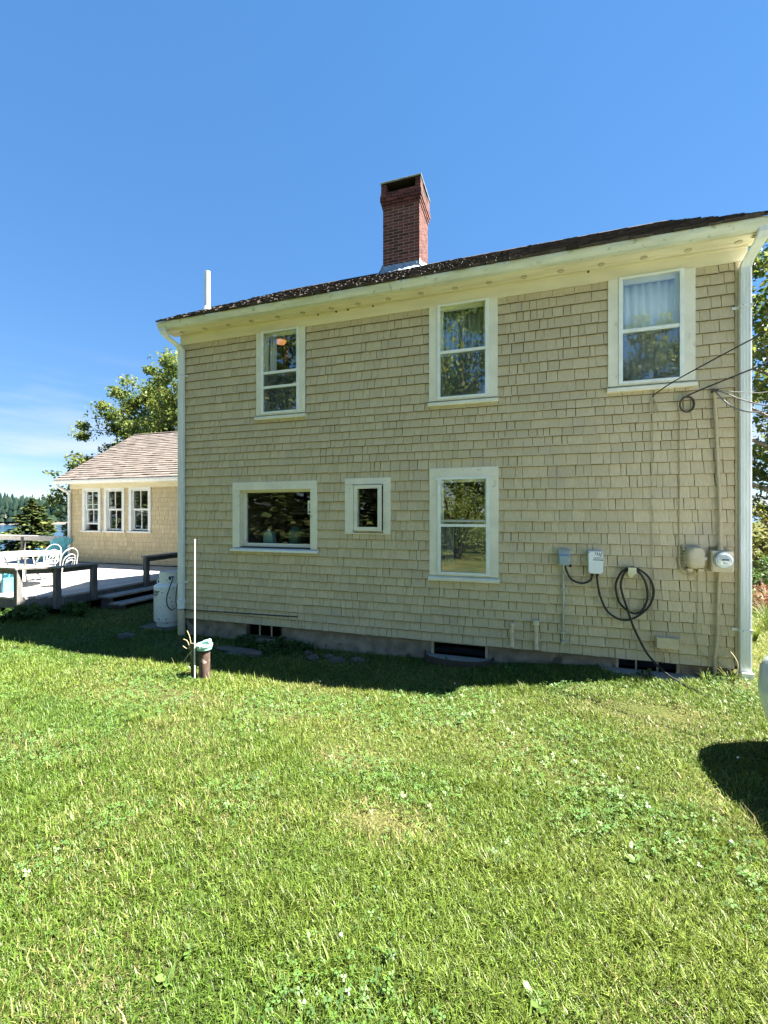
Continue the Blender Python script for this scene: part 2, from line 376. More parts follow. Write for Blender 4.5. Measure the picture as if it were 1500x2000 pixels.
# far shore: a low wooded ridge across the water
def far_shore():
    # polyline of the far shore, around 330-420 m out
    ang = np.linspace(R(12), R(85), 60)           # left of +Y
    dist = 360+40*np.sin(ang*5)
    cx, cy = -dist*np.sin(ang), dist*np.cos(ang)
    mb = MB(); rows = []
    for i in range(60):
        ux, uy = -math.sin(ang[i]), math.cos(ang[i]); hh = 6+4*math.sin(i*.35)+2*math.sin(i*.9)
        rows.append([(cx[i]+ux*d, cy[i]+uy*d, z) for d, z in ((0,-6),(4,-3.9),(40,hh*.3),(110,hh),(300,hh+2),(500,-6))])
    vs = [p for r in rows for p in r]; fs = [(i*6+j, i*6+j+1, i*6+6+j+1, i*6+6+j) for i in range(59) for j in range(5)]
    o = mb.add(vs, fs).build('hill', 'stone'); tag(o, None, kind='structure')
    # conifers, one mass
    n = 3600; k = RNG.random(n)*59; i = np.clip(k.astype(int), 0, 58); t = k-i; d = 5+RNG.random(n)**1.4*110
    A = ang[i]*(1-t)+ang[i+1]*t; D = dist[i]*(1-t)+dist[i+1]*t+d
    bx, by = -D*np.sin(A), D*np.cos(A); bz = -3.9+d/110*9*(.6+.4*np.sin(k*.35)); h = 7+RNG.random(n)*8; r = h*(.15+RNG.random(n)*.08)
    V = []; F = []; o = 0
    V = np.zeros((n, 3*8+3, 3)); tris = []
    for lay in range(3):
        z0, z1, rr = (.08, .5, 1.), (.35, .78, .72), (.62, 1.0, .45)
        q = (z0, z1, rr)[lay]
        for s_ in range(8):
            an = 2*math.pi*s_/8; w = .65+.7*RNG.random(n)
            V[:, lay*9+s_] = np.stack([bx+np.cos(an)*r*q[2]*w, by+np.sin(an)*r*q[2]*w, bz+h*(q[0]-.05*RNG.random(n))], 1)
            tris.append((lay*9+s_, lay*9+(s_+1) % 8, lay*9+8))
        V[:, lay*9+8] = np.stack([bx, by, bz+h*q[1]], 1)
    T = np.array(tris)[None]+(np.arange(n)*27)[:, None, None]
    o = fast_mesh('far_wood', V.reshape(-1, 3), [T.reshape(-1, 3)], 'needle_far')
    tag(o, 'dark conifer wood along the far shore across the water', 'wood', kind='stuff')
far_shore()

# ------------------------------------------------------------------ house
YW = 5.376; XL, XR = -5.04, 2.06; YB = 11.6
YR, ZR = 8.5, 6.555; YE, ZE = 5.03, 4.45; PITCH = (ZR-ZE)/(YR-YE)
house = thing('house', 'two-storey house with tan shingle siding, pale trim and red brick chimney', 'house', ((XL+XR)/2, 8.4, 0))
# windows: name, opening x0,x1,z0,z1
WINS = [(-3.60,-3.02,3.06,4.222), (-1.07,-.478,3.06,4.222), (.935,1.52,3.06,4.222), (-3.985,-2.835,1.175,1.985), (-2.20,-1.79,1.413,2.03), (-1.065,-.468,.91,2.09)]
BASE = [(-3.90,-3.31,-.14,.075), (-1.175,-.48,-.15,.07), (.905,1.52,-.15,.105)]
def holed(mb, x0, x1, z0, z1, y0, y1, holes):
    xs = sorted({x0, x1, *[h[0] for h in holes], *[h[1] for h in holes]}); zs = sorted({z0, z1, *[min(max(h[2],z0),z1) for h in holes], *[min(max(h[3],z0),z1) for h in holes]})
    xs = [x for x in xs if x0 <= x <= x1]
    for a, b in zip(xs, xs[1:]):
        for c, d in zip(zs, zs[1:]):
            if d-c < 1e-5: continue
            if not any(h[0]-1e-6 <= a and b <= h[1]+1e-6 and h[2]-1e-6 <= c and d <= h[3]+1e-6 for h in holes):
                mb.box(a, b, y0, y1, c, d)
    return mb
wall = holed(MB(), XL+.01, XR-.01, .06, 4.36, YW, YW+.14, WINS+[(-3.90,-3.31,.06,.075), (.905,1.52,.06,.105), (-1.175,-.48,.06,.07)]).build('wall', 'sheathing', house)
MB().box(XL, XL+.14, YW+.145, YB, .06, 4.4).add([(XL,YW+.2,4.4),(XL,YB,4.4),(XL,YR,ZR-.15),(XL+.14,YW+.2,4.4),(XL+.14,YB,4.4),(XL+.14,YR,ZR-.15)], [(0,1,2),(3,5,4),(0,2,5,3),(2,1,4,5),(0,3,4,1)]).build('side_wall', 'shingle', house)
MB().box(XR-.14, XR, YW+.145, YB, .06, 4.4).add([(XR,YW+.2,4.4),(XR,YB,4.4),(XR,YR,ZR-.15),(XR-.14,YW+.2,4.4),(XR-.14,YB,4.4),(XR-.14,YR,ZR-.15)], [(0,1,2),(3,5,4),(0,2,5,3),(2,1,4,5),(0,3,4,1)]).build('side_wall', 'shingle', house)
B('rear_wall', 'shingle', house, XL+.15, XR-.15, YB-.14, YB, .06, 4.4)
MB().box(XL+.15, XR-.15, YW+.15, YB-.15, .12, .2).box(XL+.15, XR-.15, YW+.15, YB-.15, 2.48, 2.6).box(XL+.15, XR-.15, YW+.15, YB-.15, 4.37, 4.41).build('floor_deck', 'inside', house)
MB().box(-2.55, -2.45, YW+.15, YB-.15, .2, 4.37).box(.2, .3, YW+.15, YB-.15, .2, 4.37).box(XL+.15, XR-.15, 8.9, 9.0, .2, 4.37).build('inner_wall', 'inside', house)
# foundation
holed(MB(), XL+.07, XR-.07, -.45, .10, YW+.03, YW+.3, BASE).build('foundation', 'concrete', house)
MB().box(XL+.07, XL+.3, YW+.31, YB-.06, -.45, .10).box(XR-.3, XR-.07, YW+.31, YB-.06, -.45, .10).box(XL+.31, XR-.31, YB-.3, YB-.06, -.45, .10).build('foundation', 'concrete', house)

# --- wall shingles
def shingle_zs():
    z = .065; out = []
    while z < 4.21:
        e = .112 if z < .85 else (.127 if z < 2.2 else (.102 if z < 2.95 else .123))
        e *= random.uniform(.94, 1.06); out.append((z, min(z+e, 4.21))); z += e
    return out
TR = .115   # casing width
trims = [(w[0]-TR, w[1]+TR, w[2]-.085, w[3]+(TR if w[3] < 4 else .1)) for w in WINS]
trims[3] = (-4.10, -2.735, 1.105, 2.10); trims[4] = (-2.325, -1.69, 1.38, 2.113)
SH = []
for ri, (z0, z1) in enumerate(shingle_zs()):
    segs = [(XL, 1.982)]
    for t in trims:
        if t[2]+.03 < z0 and t[3]-.03 > z1:
            ns = []
            for a, b in segs:
                if t[0] > a and t[0] < b: ns.append((a, t[0]+.004))
                if t[1] > a and t[1] < b: ns.append((t[1]-.004, b))
                if not (a < t[0] < b or a < t[1] < b): ns.append((a, b))
            segs = ns
    for a, b in segs:
        x = a; first = True
        while x < b-.001:
            w = random.choice((random.uniform(.05,.10), random.uniform(.08,.14), random.uniform(.08,.14), random.uniform(.13,.2)))
            if first: w = random.uniform(.04,.15); first = False
            if b-(x+w) < .045: w = b-x
            x1 = min(x+w, b); za, zb = z0, z1
            skip = False
            for t in trims:
                if x+.002 > t[0] and x1-.002 < t[1]:
                    if za >= t[2] and zb <= t[3]: skip = True
                    elif t[2] < zb <= t[3]: zb = t[2]+.03
                    elif t[2] <= za < t[3]: za = t[3]-.03
            if not skip and zb-za > .012: SH.append((x, x1, za, zb, ri))
            x = x1
def shingle_geo(x0, x1, z0, z1, yb, tb, lap, gap, jit, slope):
    """one split shingle, thick at the butt and thin under the next course"""
    a = x0+gap/2; b = x1-gap/2; d0 = random.uniform(-jit, jit)*.5; d1 = d0+random.uniform(-jit, jit)*.6; s0 = random.uniform(-.002,.002); s1 = random.uniform(-.002,.002)
    t = tb+random.uniform(-.002,.003); zz = z0+slope*(a+5)
    e = random.uniform(.002,.006); y2 = yb-t-.0004
    v = [(a,yb-t,zz+d0),(b,yb-t,zz+d1),(b+s1,yb-.004,z1+lap+slope*(b+5)),(a+s0,yb-.004,z1+lap+slope*(a+5)),(a,yb+.002,zz+d0),(b,yb+.002,zz+d1),(b+s1,yb+.002,z1+lap+slope*(b+5)),(a+s0,yb+.002,z1+lap+slope*(a+5)),
         (a,yb-t+(t-.004)*e/(z1-z0+lap),zz+d0+e),(b,yb-t+(t-.004)*e/(z1-z0+lap),zz+d1+e)]
    return v, [(8,9,2,3),(4,7,6,5),(1,5,6,2,9),(2,6,7,3),(3,7,4,0,8),(0,1,9,8),(0,4,5,1)]
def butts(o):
    """butt edges carry a dark colour painting in the shadow line under each course (last two faces of every seven)"""
    me = o.data; me.materials.append(MATS['butt_shade']); k = np.zeros(len(me.polygons), np.int32); k[5::7] = 1; k[6::7] = 1; me.polygons.foreach_set('material_index', k); return o
def vis(s):
    xc, zc = (s[0]+s[1])/2, (s[2]+s[3])/2; d = -xc*.3156+YW*.949
    return (s[1]-s[0])*(s[3]-s[2])/d**2
# widths are snapped so that alike shingles share one mesh
order = sorted(range(len(SH)), key=lambda i: -vis(SH[i])); top300 = set(order[:300]); rest = MB()
for i, (a, b, z0, z1, ri) in enumerate(SH):
    lap = .02 if z1 < 4.19 else 0; gap = random.choice((.002,.004,.0055,.008))
    v, f = shingle_geo(a, b, z0, z1, YW, .027, lap, gap, .004, 0.0 if z1 > .9 else 0)
    if i in top300:
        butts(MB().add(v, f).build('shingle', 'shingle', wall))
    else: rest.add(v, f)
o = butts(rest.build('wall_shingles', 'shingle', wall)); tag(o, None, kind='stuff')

# --- trim: frieze, soffit, corner board, eave fascia
hx = []
MB().box(XL-.01, XR+.03, YW-.026, YW-.001, 4.212, 4.345).box(XL-.01, XR+.03, YW-.034, YW-.001, 4.338, 4.359).build('frieze_board', 'cream', house, bevel=.003)
B('corner_board', 'paint_pipe', house, 1.984, XR+.004, YW-.026, YW-.001, .10, 4.21, bevel=.003)
sof = MB().box(XL-.14, XR+.09, 5.158, YW-.0005, 4.361, 4.376).build('soffit', 'cream', house)
MB().box(XL-.14, XR+.09, YW-.11, YW-.102, 4.355, 4.3609).build('soffit_batten', 'cream', sof)
B('fascia', 'cream', house, XL-.15, XR+.10, 5.140, 5.157, 4.352, 4.47)
for x in np.arange(XL+.12, XR+.1, .405):
    MB().lathe([(.006,.004),(.024,.004),(.027,0),(.034,.002),(.036,.009)], (x+random.uniform(-.02,.02), 5.262, 4.3515), 18).build('soffit_vent', 'vent_louver', sof, smooth=True)
for x, y in ((-2.72,5.35),(-2.28,5.34),(-1.93,5.35),(-1.80,5.36),(-2.45,5.345),(.62,5.35)):
    MB().lathe([(.004,-.02),(.012,-.016),(.016,-.006),(.013,.001)], (x, y, 4.352), 8).build('wasp_nest', 'wasp_mud', sof, smooth=True)
# --- gutter, K profile, in lengths with seams
GP = [(5.138,4.366),(5.075,4.366),(5.066,4.385),(5.052,4.41),(5.045,4.437),(5.045,4.452),(5.056,4.452),(5.056,4.44),(5.062,4.412),(5.078,4.376),(5.130,4.376),(5.130,4.452),(5.138,4.452)]
gut = MB().prism(GP, XL-.155, XR+.10, 'x').build('gutter', 'gutter', house)
MB().prism(GP[:6]+[(5.138,4.452)], XL-.158, XL-.1551, 'x').prism(GP[:6]+[(5.138,4.452)], XR+.1001, XR+.103, 'x').build('end_cap', 'gutter', gut)
GO = [(y-.003 if y < 5.1 else y, z-.003 if z < 4.38 else z) for y, z in GP[:6]]
for x in (-4.62, -3.35, -1.85, -.35, .55, 1.15, 1.75):
    MB().prism(GO+[(5.05,4.454),(5.0565,4.4525),(5.0555,4.44),(5.075,4.3665),(5.138,4.3665)], x, x+.035, 'x').build('seam_strap', 'gutter', gut)
# --- downspouts
def downspout(xt, xc, w, zb, drop):
    dep = .055
    def ring(x, y, z, t=0): return [(x-w/2, y-dep/2, z), (x+w/2, y-dep/2, z), (x+w/2, y+dep/2, z+t), (x-w/2, y+dep/2, z+t)]
    path = [(xt,5.095,4.385),(xt,5.095,4.33),(xt+.2*(xc-xt),5.12,4.28),(xc-.15*(xc-xt),5.285,4.17),(xc,5.318,4.12),(xc,5.318,zb)]
    mb = MB(); o = 0; vs = []; fs = []
    for x, y, z in path: vs += ring(x, y, z)
    for i in range(len(path)-1):
        for k in range(4): fs.append((i*4+k, i*4+(k+1) % 4, i*4+4+(k+1) % 4, i*4+4+k))
    n_ = len(path)*4; fs += [(3,2,1,0), (n_-4,n_-3,n_-2,n_-1)]
    d = mb.add(vs, fs).build('downspout', 'downspout', house, bevel=.008)
    for k in range(3):   # pressed ribs on the face
        B('rib', 'downspout', d, xc-w*.30+k*w*.27, xc-w*.30+k*w*.27+.008, 5.2862, 5.291, zb+.05, 4.09)
    for z in (3.72, drop):
        MB().box(xc-w/2-.003, xc+w/2+.003, 5.284, 5.289, z, z+.028).box(xc-w/2-.006, xc-w/2-.0005, 5.284, YW-.02, z, z+.028).box(xc+w/2+.0005, xc+w/2+.006, 5.284, YW-.02, z, z+.028).box(xc+(-.10 if xc > 0 else w/2+.006), xc+(-w/2-.006 if xc > 0 else .10), YW-.031, YW-.0265, z, z+.028).build('strap', 'white_paint', d)
        for sx_ in (-.3,.3): MB().lathe([(.004,0),(.005,.003),(.002,.004)], (xc+sx_*w, 5.284, z+.014), 8, 'y').build('screw', 'black', d)
    return d
downspout(-5.13, -5.0, .098, .30, .60)
ds = downspout(2.115, 2.055, .098, .06, .46)
MB().box(2.003, 2.108, 5.255, 5.352, -.04, .065).build('boot', 'downspout', ds, bevel=.006)
st = MB().lathe([(.058,0),(.058,.08),(.063,.085),(.063,.13),(.056,.135)], (-5.0, 5.318, .215), 20).build('standpipe', 'white_paint', house, smooth=True)
MB().lathe([(.053,0),(.053,.44)], (-5.0, 5.318, -.24), 20).build('drain_pipe', 'beige_box', st, smooth=True)

# --- windows
def casing(w, tw, sill, head, y1, name='window', head_h=.115):
    mb = MB(); x0, x1, z0, z1 = w
    mb.box(x0-tw, x0, YW-.034, YW-.001, z0-.02, (z1 if head else 4.2115)); mb.box(x1, x1+tw, YW-.034, YW-.001, z0-.02, (z1 if head else 4.2115))
    if head: mb.box(x0-tw, x1+tw, YW-.036, YW-.001, z1+.0005, z1+head_h)
    # lining of the opening
    mb.box(x0, x0+.012, YW-.0005, YW+.139, z0, z1).box(x1-.012, x1, YW-.0005, YW+.139, z0, z1).box(x0+.012, x1-.012, YW-.0005, YW+.139, z1-.012, z1).box(x0+.012, x1-.012, YW-.0005, YW+.139, z0, z0+.012)
    c = mb.build(name, 'trim', house, bevel=.003)
    MB().prism([(YW-.062,z0-.085),(YW-.062,z0-.045),(YW-.001,z0-.021),(YW-.001,z0-.085)], x0-tw-.012, x1+tw+.012, 'x').build('sill', 'trim', c, bevel=.003)
    MB().box(x0, x1, YW-.03, YW-.001, z0-.02, z0-.0005).build('apron', 'trim', c)
    return c
def storm(c, w, rails, screen=True):
    x0, x1, z0, z1 = w; f = .026
    MB().frame(x0-.014, x1+.014, z0-.005, z1-.002, f+.014, YW-.046, YW-.0345, ws=(.022, .03)).build('storm_frame', 'storm_frame', c, bevel=.002)
    zr = rails[0]
    for k, z in enumerate(rails):
        B('meeting_rail', 'storm_frame', c, x0+f-.001, x1-f+.001, YW-.040, YW-.016, z-.016, z+.016)
    B('pane', 'glass', c, x0+f-.002, x1-f+.002, YW-.030, YW-.027, zr+.0165, z1-.024)
    B('pane', 'glass', c, x0+f-.002, x1-f+.002, YW-.022, YW-.019, z0+.026, zr-.0165)
    if screen: B('insect_screen', 'screen', c, x0+f-.002, x1-f+.002, YW-.0145, YW-.0135, z0+.02, zr-.005)
    # inner sash
    MB().frame(x0+.013, x1-.013, z0+.013, z1-.013, .035, YW+.03, YW+.065, ws=(.04,.055)).box(x0+.048, x1-.048, YW+.03, YW+.065, zr-.02, zr+.02).build('sash', 'trim', c)
def curtain(c, x0, x1, z0, z1, y, m='curtain', waves=7, amp=.018, taper=0):
    n = waves*8; vs = []; fs = []
    for i in range(n+1):
        t = i/n; yy = y+amp*math.sin(t*waves*2*math.pi)+amp*.4*math.sin(t*17)
        xb = x0+(x1-x0)*t
        for k in range(5):
            q = k/4; vs.append((xb+taper*q*(1-t), yy+.3*amp*math.sin(q*5+t*9), z1+(z0-z1)*q))
    for i in range(n):
        for k in range(4): fs.append((i*5+k, i*5+k+1, i*5+6+k, i*5+5+k))
    o = MB().add(vs, fs).build('curtain', m, c, smooth=True)
    s_ = o.modifiers.new('thickness', 'SOLIDIFY'); s_.thickness = .003
for i in (0, 1, 2):
    w = WINS[i]; c = casing(w, .118 if i else .10, True, False, 0)
    c['label'] = ['double-hung upstairs window above the picture window', 'double-hung upstairs window mirroring leaves', 'double-hung upstairs window mirroring a tree and sky'][i]
    storm(c, w, ([3.634, 3.43], [3.632], [3.632])[i], True)
    if i == 0:
        curtain(c, w[0]+.03, w[0]+.15, 3.55, 4.2, YW+.12, waves=3); curtain(c, w[1]-.06, w[1], 3.6, 4.2, YW+.12, waves=1)
        curtain(c, w[0]+.02, w[1]-.02, 3.07, 3.46, YW+.13, 'drape', waves=8)
    if i == 1:
        curtain(c, w[0]+.02, w[0]+.30, 3.07, 4.2, YW+.14, 'drape', waves=4); curtain(c, w[0]+.30, w[1]-.02, 3.07, 4.2, YW+.16, 'drape', waves=4)
    if i == 2:
        curtain(c, w[0]+.02, w[1]-.02, 3.07, 4.2, YW+.085, waves=7, amp=.012)
# picture window
w = WINS[3]; c = MB().box(-4.10, w[0], YW-.034, YW-.001, 1.16, 1.985).box(w[1], -2.735, YW-.034, YW-.001, 1.16, 1.985).box(-4.10, -2.735, YW-.036, YW-.001, 1.9855, 2.10).build('window', 'trim', house, bevel=.003)
c['label'] = 'wide single-pane picture window on the ground floor'
MB().prism([(YW-.07,1.108),(YW-.07,1.142),(YW+.06,1.165),(YW+.06,1.108)], -4.115, -2.722, 'x').build('sill', 'white_paint', c, bevel=.003)
MB().frame(w[0], w[1], 1.166, 1.985, .02, YW+.0, YW+.138, ws=(.02, 0)).build('reveal', 'cream', c)
MB().frame(w[0]+.0205, w[1]-.0205, 1.168, 1.9645, .034, YW+.06, YW+.10, ws=(.012,.055)).build('sash', 'trim', c, bevel=.002)
B('pane', 'plain_glass', c, w[0]+.052, w[1]-.052, YW+.078, YW+.081, 1.222, 1.953)
tg = B('thermometer', 'white_paint', c, -2.912, -2.858, YW+.036, YW+.049, 1.64, 1.83)
MB().lathe([(.014,0),(.014,.004),(.002,.004)], (-2.885, YW+.036, 1.672), 12, 'y').build('dial', 'ink', c)
MB().box(-2.888, -2.882, YW+.0335, YW+.0355, 1.70, 1.80).box(-2.898, -2.872, YW+.0335, YW+.0355, 1.73, 1.733).box(-2.898, -2.872, YW+.0335, YW+.0355, 1.77, 1.773).build('scale_mark', 'ink', c)
# casement, a little ajar
w = WINS[4]; c = MB().box(-2.325, w[0], YW-.034, YW-.001, 1.395, 2.03).box(w[1], -1.69, YW-.034, YW-.001, 1.395, 2.03).box(-2.325, -1.69, YW-.036, YW-.001, 2.0305, 2.115).box(-2.325, -1.69, YW-.042, YW-.001, 1.38, 1.3945).frame(w[0], w[1], 1.413, 2.03, .014, YW-.0005, YW+.138).build('window', 'trim', house, bevel=.003)
c['label'] = 'small casement window standing ajar'
hx0 = w[0]+.012; L = w[1]-w[0]-.02; ang = R(7)
ca, sa = math.cos(ang), -math.sin(ang)
def cb(mb, a0, a1, t0, t1, z0, z1):   # box in the swung sash's own frame (hinge at left)
    ps = [(hx0+a*ca-t*sa*-1*0+t*(-sa)*0, 0) for a, t in ()]
    q = [(hx0+a*ca+t*math.sin(ang), YW-.012+a*sa+t*ca) for a, t in ((a0,t0),(a1,t0),(a1,t1),(a0,t1))]
    return mb.add([(x,y,z0) for x, y in q]+[(x,y,z1) for x, y in q], [(0,3,2,1),(4,5,6,7),(0,1,5,4),(1,2,6,5),(2,3,7,6),(3,0,4,7)])
mb = MB(); cb(mb, 0, .045, -.03, .006, 1.425, 2.02); cb(mb, L-.045, L, -.03, .006, 1.425, 2.02); cb(mb, .045, L-.045, -.03, .006, 1.975, 2.02); cb(mb, .045, L-.045, -.03, .006, 1.425, 1.475)
mb.build('sash', 'trim', c, bevel=.002); cb(MB(), .044, L-.044, -.014, -.011, 1.474, 1.976).build('pane', 'plain_glass', c)
for z in (1.42, 2.022): MB().box(w[0]-.012, w[0]+.035, YW-.052, YW-.035, z-.008, z+.012).build('hinge', 'galv', c)
# lower right double-hung
w = WINS[5]; c = casing(w, .118, True, True, 0, head_h=.12); c['label'] = 'double-hung ground-floor window beside the grey outlet box'
storm(c, w, [1.505], True); B('storm_header', 'storm_frame', c, w[0]-.04, w[1]+.03, YW-.05, YW-.0465, 2.066, 2.094)
MB().box(w[0]+.03, w[1]-.03, YW-.0455, YW-.0405, 1.545, 1.575).lathe([(.02,0),(.018,.012),(.004,.014)], (-.77, YW-.044, 1.585), 12).build('sash_lock', 'galv', c)
curtain(c, w[0]+.02, w[0]+.16, .93, 1.5, YW+.12, 'curtain', waves=2, taper=.05); curtain(c, w[1]-.10, w[1]-.02, .93, 1.5, YW+.12, 'drape', waves=2)
# basement windows
for k, (x0, x1, z0, z1) in enumerate(BASE):
    c = MB().frame(x0, x1, z0, z1-.001, .03, YW+.04, YW+.10).build('basement_window', 'dirt_wear' if k == 0 else 'beige_box', house)
    c['label'] = ['barred basement window low in the foundation near the well cap', 'basement window behind the dark window well', 'barred basement window where the charging cable crosses'][k]
    B('pane', 'dark_glass', c, x0+.028, x1-.028, YW+.075, YW+.078, z0+.028, z1-.03)
    if k != 1:
        for q in (1/3, 2/3): B('glazing_bar', 'beige_box', c, x0+(x1-x0)*q-.008, x0+(x1-x0)*q+.008, YW+.06, YW+.09, z0+.03, z1-.031)

# --- roof
def slab(y0, z0, y1, z1, x0, x1, t):
    return MB().add([(x,y,z) for x in (x0,x1) for y, z in ((y0,z0),(y1,z1),(y1,z1-t),(y0,z0-t))], [(0,1,5,4),(1,2,6,5),(2,3,7,6),(3,0,4,7),(0,3,2,1),(4,5,6,7)])
XRL, XRR = XL-.17, XR+.12
rf = slab(YE+.035, ZE+.01, YR-.001, ZR-.012, XRL+.02, XRR-.02, .06).build('roof', 'roof_shingle', house)
slab(2*YR-YE, ZE, YR+.001, ZR-.012, XRL+.02, XRR-.02, .06).build('roof_rear', 'roof_shingle', house)
MB().add([(x,y,z) for x in (XRL+.03, XRL+.05) for y, z in ((YE+.11,ZE-.06),(YR,ZR-.09),(YR,ZR-.28),(YE+.11,ZE-.13))], [(0,1,2,3),(7,6,5,4),(0,4,5,1),(1,5,6,2),(2,6,7,3),(3,7,4,0)]).build('rake_board', 'cream', house)
MB().add([(x,y,z) for x in (XRR-.05, XRR-.03) for y, z in ((YE+.11,ZE-.06),(YR,ZR-.09),(YR,ZR-.28),(YE+.11,ZE-.13))], [(0,1,2,3),(7,6,5,4),(0,4,5,1),(1,5,6,2),(2,6,7,3),(3,7,4,0)]).build('rake_board', 'cream', house)
MB().add([(x,y,z-.13) for x in (XR+.001, XRR-.055) for y, z in ((5.16,ZE+.02),(YR,ZR-.02),(YR,ZR-.04),(5.16,ZE))], [(0,1,2,3),(7,6,5,4),(0,4,5,1),(1,5,6,2),(2,6,7,3),(3,7,4,0)]).build('rake_soffit', 'cream', house)
def roof_shingles(x0, x1, y0, z0, y1, z1, exp, wlo, whi, t, jit, m, parent, tilt=1.0, sx=1):
    L = math.hypot(y1-y0, z1-z0); uy, uz = (y1-y0)/L, (z1-z0)/L; ny, nz_ = -uz, uy
    mb = MB(); s = 0
    while s < L-.02:
        x = x0-random.uniform(0, whi)
        while x < x1:
            w_ = random.uniform(wlo, whi); a, b = max(x, x0+random.uniform(-.012,.012)), min(x+w_-.006, x1+random.uniform(-.012,.012)); x += w_
            if b-a < .02: continue
            j = random.uniform(-jit, jit); k = t+random.uniform(-.3,.8)*t*tilt; e = min(s+exp+.05, L)
            def P(X, d, h): return (X, y0+uy*d+ny*h, z0+uz*d+nz_*h)
            j2 = j+random.uniform(-jit,jit)*.4
            mb.add([P(a,s+j,k+.004),P(b,s+j2,k+.004+random.uniform(-.3,.3)*t),P(b,e,.004),P(a,e,.004),P(a,s+j,.0),P(b,s+j2,.0)], [(0,1,2,3),(0,4,5,1),(1,5,2),(0,3,4)])
        s += exp
    o = mb.build('roof_shingles', m, parent); return tag(o, None, kind='stuff')
roof_shingles(XRL, XRR, YE, ZE, YR, ZR, .125, .07, .19, .017, .018, 'roof_shingle', rf)
MB().tube([(XRL, YR, ZR+.005), (XRR, YR, ZR+.005)], .03, 6).build('ridge_cap', 'roof_shingle', rf)
# vent pipe
v = MB().lathe([(.044,0),(.044,.66),(.038,.66),(.038,.60)], (-4.98, 5.86, 4.93), 20).build('vent_pipe', 'white_paint', house, smooth=True)
MB().lathe([(.10,-.07),(.075,0),(.05,.045),(.046,.05)], (-4.98, 5.86, 4.975), 18).build('pipe_flashing', 'galv', v, smooth=True)

# --- chimney
CX0, CX1, CY0, CY1 = -2.755, -2.015, 8.22, 8.95
chim = B('chimney', 'mortar', house, CX0+.003, CX1-.003, CY0+.003, CY1-.003, 6.1, 7.93)
def brick_mesh(l, d, h):
    me = bpy.data.meshes.new('brick'); m_ = MB().box(-l/2, l/2, -d/2, d/2, -h/2, h/2); me.from_pydata(m_.v, [], m_.f); me.materials.append(MATS['brick']); fix_normals(me); return me
BM = {}
def put_brick(x0, x1, y0, y1, z0, z1, joined=None):
    if joined is not None: joined.box(x0, x1, y0, y1, z0, z1); return
    key = (round(x1-x0, 3), round(y1-y0, 3), round(z1-z0, 3))
    if key not in BM: BM[key] = brick_mesh(*key)
    o = bpy.data.objects.new('brick', BM[key]); COL.objects.link(o); adopt2(o, chim)
    o.location = ((x0+x1)/2+random.uniform(-.001,.001), (y0+y1)/2+random.uniform(-.001,.001), (z0+z1)/2)
def adopt2(o, p): o.parent = p
CP = .0605; J = .0115; hid = MB()
z = 6.34; row = 0
def course(x0, x1, y0, y1, z, row):
    D = .095; h = CP-J
    def run(a, b, flip):
        n = max(1, round((b-a+J)/.2115-.5)); L = (b-a+J)/(n+.5); xs = [a]
        for k in range(n+1): xs.append(xs[-1]+(L*.5 if (k == (0 if flip else n)) else L))
        return [(p, q-J) for p, q in zip(xs, xs[1:])]
    fl = row % 2 == 0
    for a, b in run(x0, x1, fl): put_brick(a, b, y0, y0+D, z, z+h); put_brick(a, b, y1-D, y1, z, z+h, hid)
    for a, b in run(y0+D+J, y1-D-J, not fl): put_brick(x1-D, x1, a, b, z, z+h); put_brick(x0, x0+D, a, b, z, z+h, hid)
while z < 7.66: course(CX0, CX1, CY0, CY1, z, row); z += CP; row += 1
for g_ in (.014, .03, .046, .046, .034):
    course(CX0-g_, CX1+g_, CY0-g_, CY1+g_, z, row)
    z += CP; row += 1
ztop = z
# corner piers round the smoke opening
for k in range(3):
    zz = ztop+k*CP*.92; h = CP*.92-J
    for (a, b, q, r) in ((CX0-.03, CX0+.075, CY0-.03, CY0+.17), (CX1-.075, CX1+.03, CY0-.03, CY0+.17), (CX0-.03, CX0+.075, CY1-.17, CY1+.03), (CX1-.075, CX1+.03, CY1-.17, CY1+.03)):
        put_brick(a, b, q, r, zz, zz+h)
zc = ztop+3*CP*.92
tag(hid.build('brickwork', 'brick', chim), None, kind='stuff')
MB().box(CX0-.02, CX0+.06, CY0-.02, CY1+.02, ztop-.005, zc).box(CX1-.06, CX1+.02, CY0-.02, CY1+.02, ztop-.005, zc).box(CX0+.061, CX1-.061, CY1-.1, CY1-.02, ztop-.005, zc).build('pier_core', 'flue_dark', chim)
B('flue_floor', 'flue_dark', chim, CX0-.02, CX1+.02, CY0-.015, CY1+.015, ztop-.03, ztop-.006)
MB().box(CX0-.045, CX1+.045, CY0-.045, CY1+.045, zc+.008, zc+.036).build('cap', 'cap_stone', chim, bevel=.006)
B('dark_plate', 'flue_dark', chim, CX0-.028, CX1+.028, CY0-.028, CY1+.028, zc+.001, zc+.0075)  # thin dark plate that keeps the underside of the cap dark
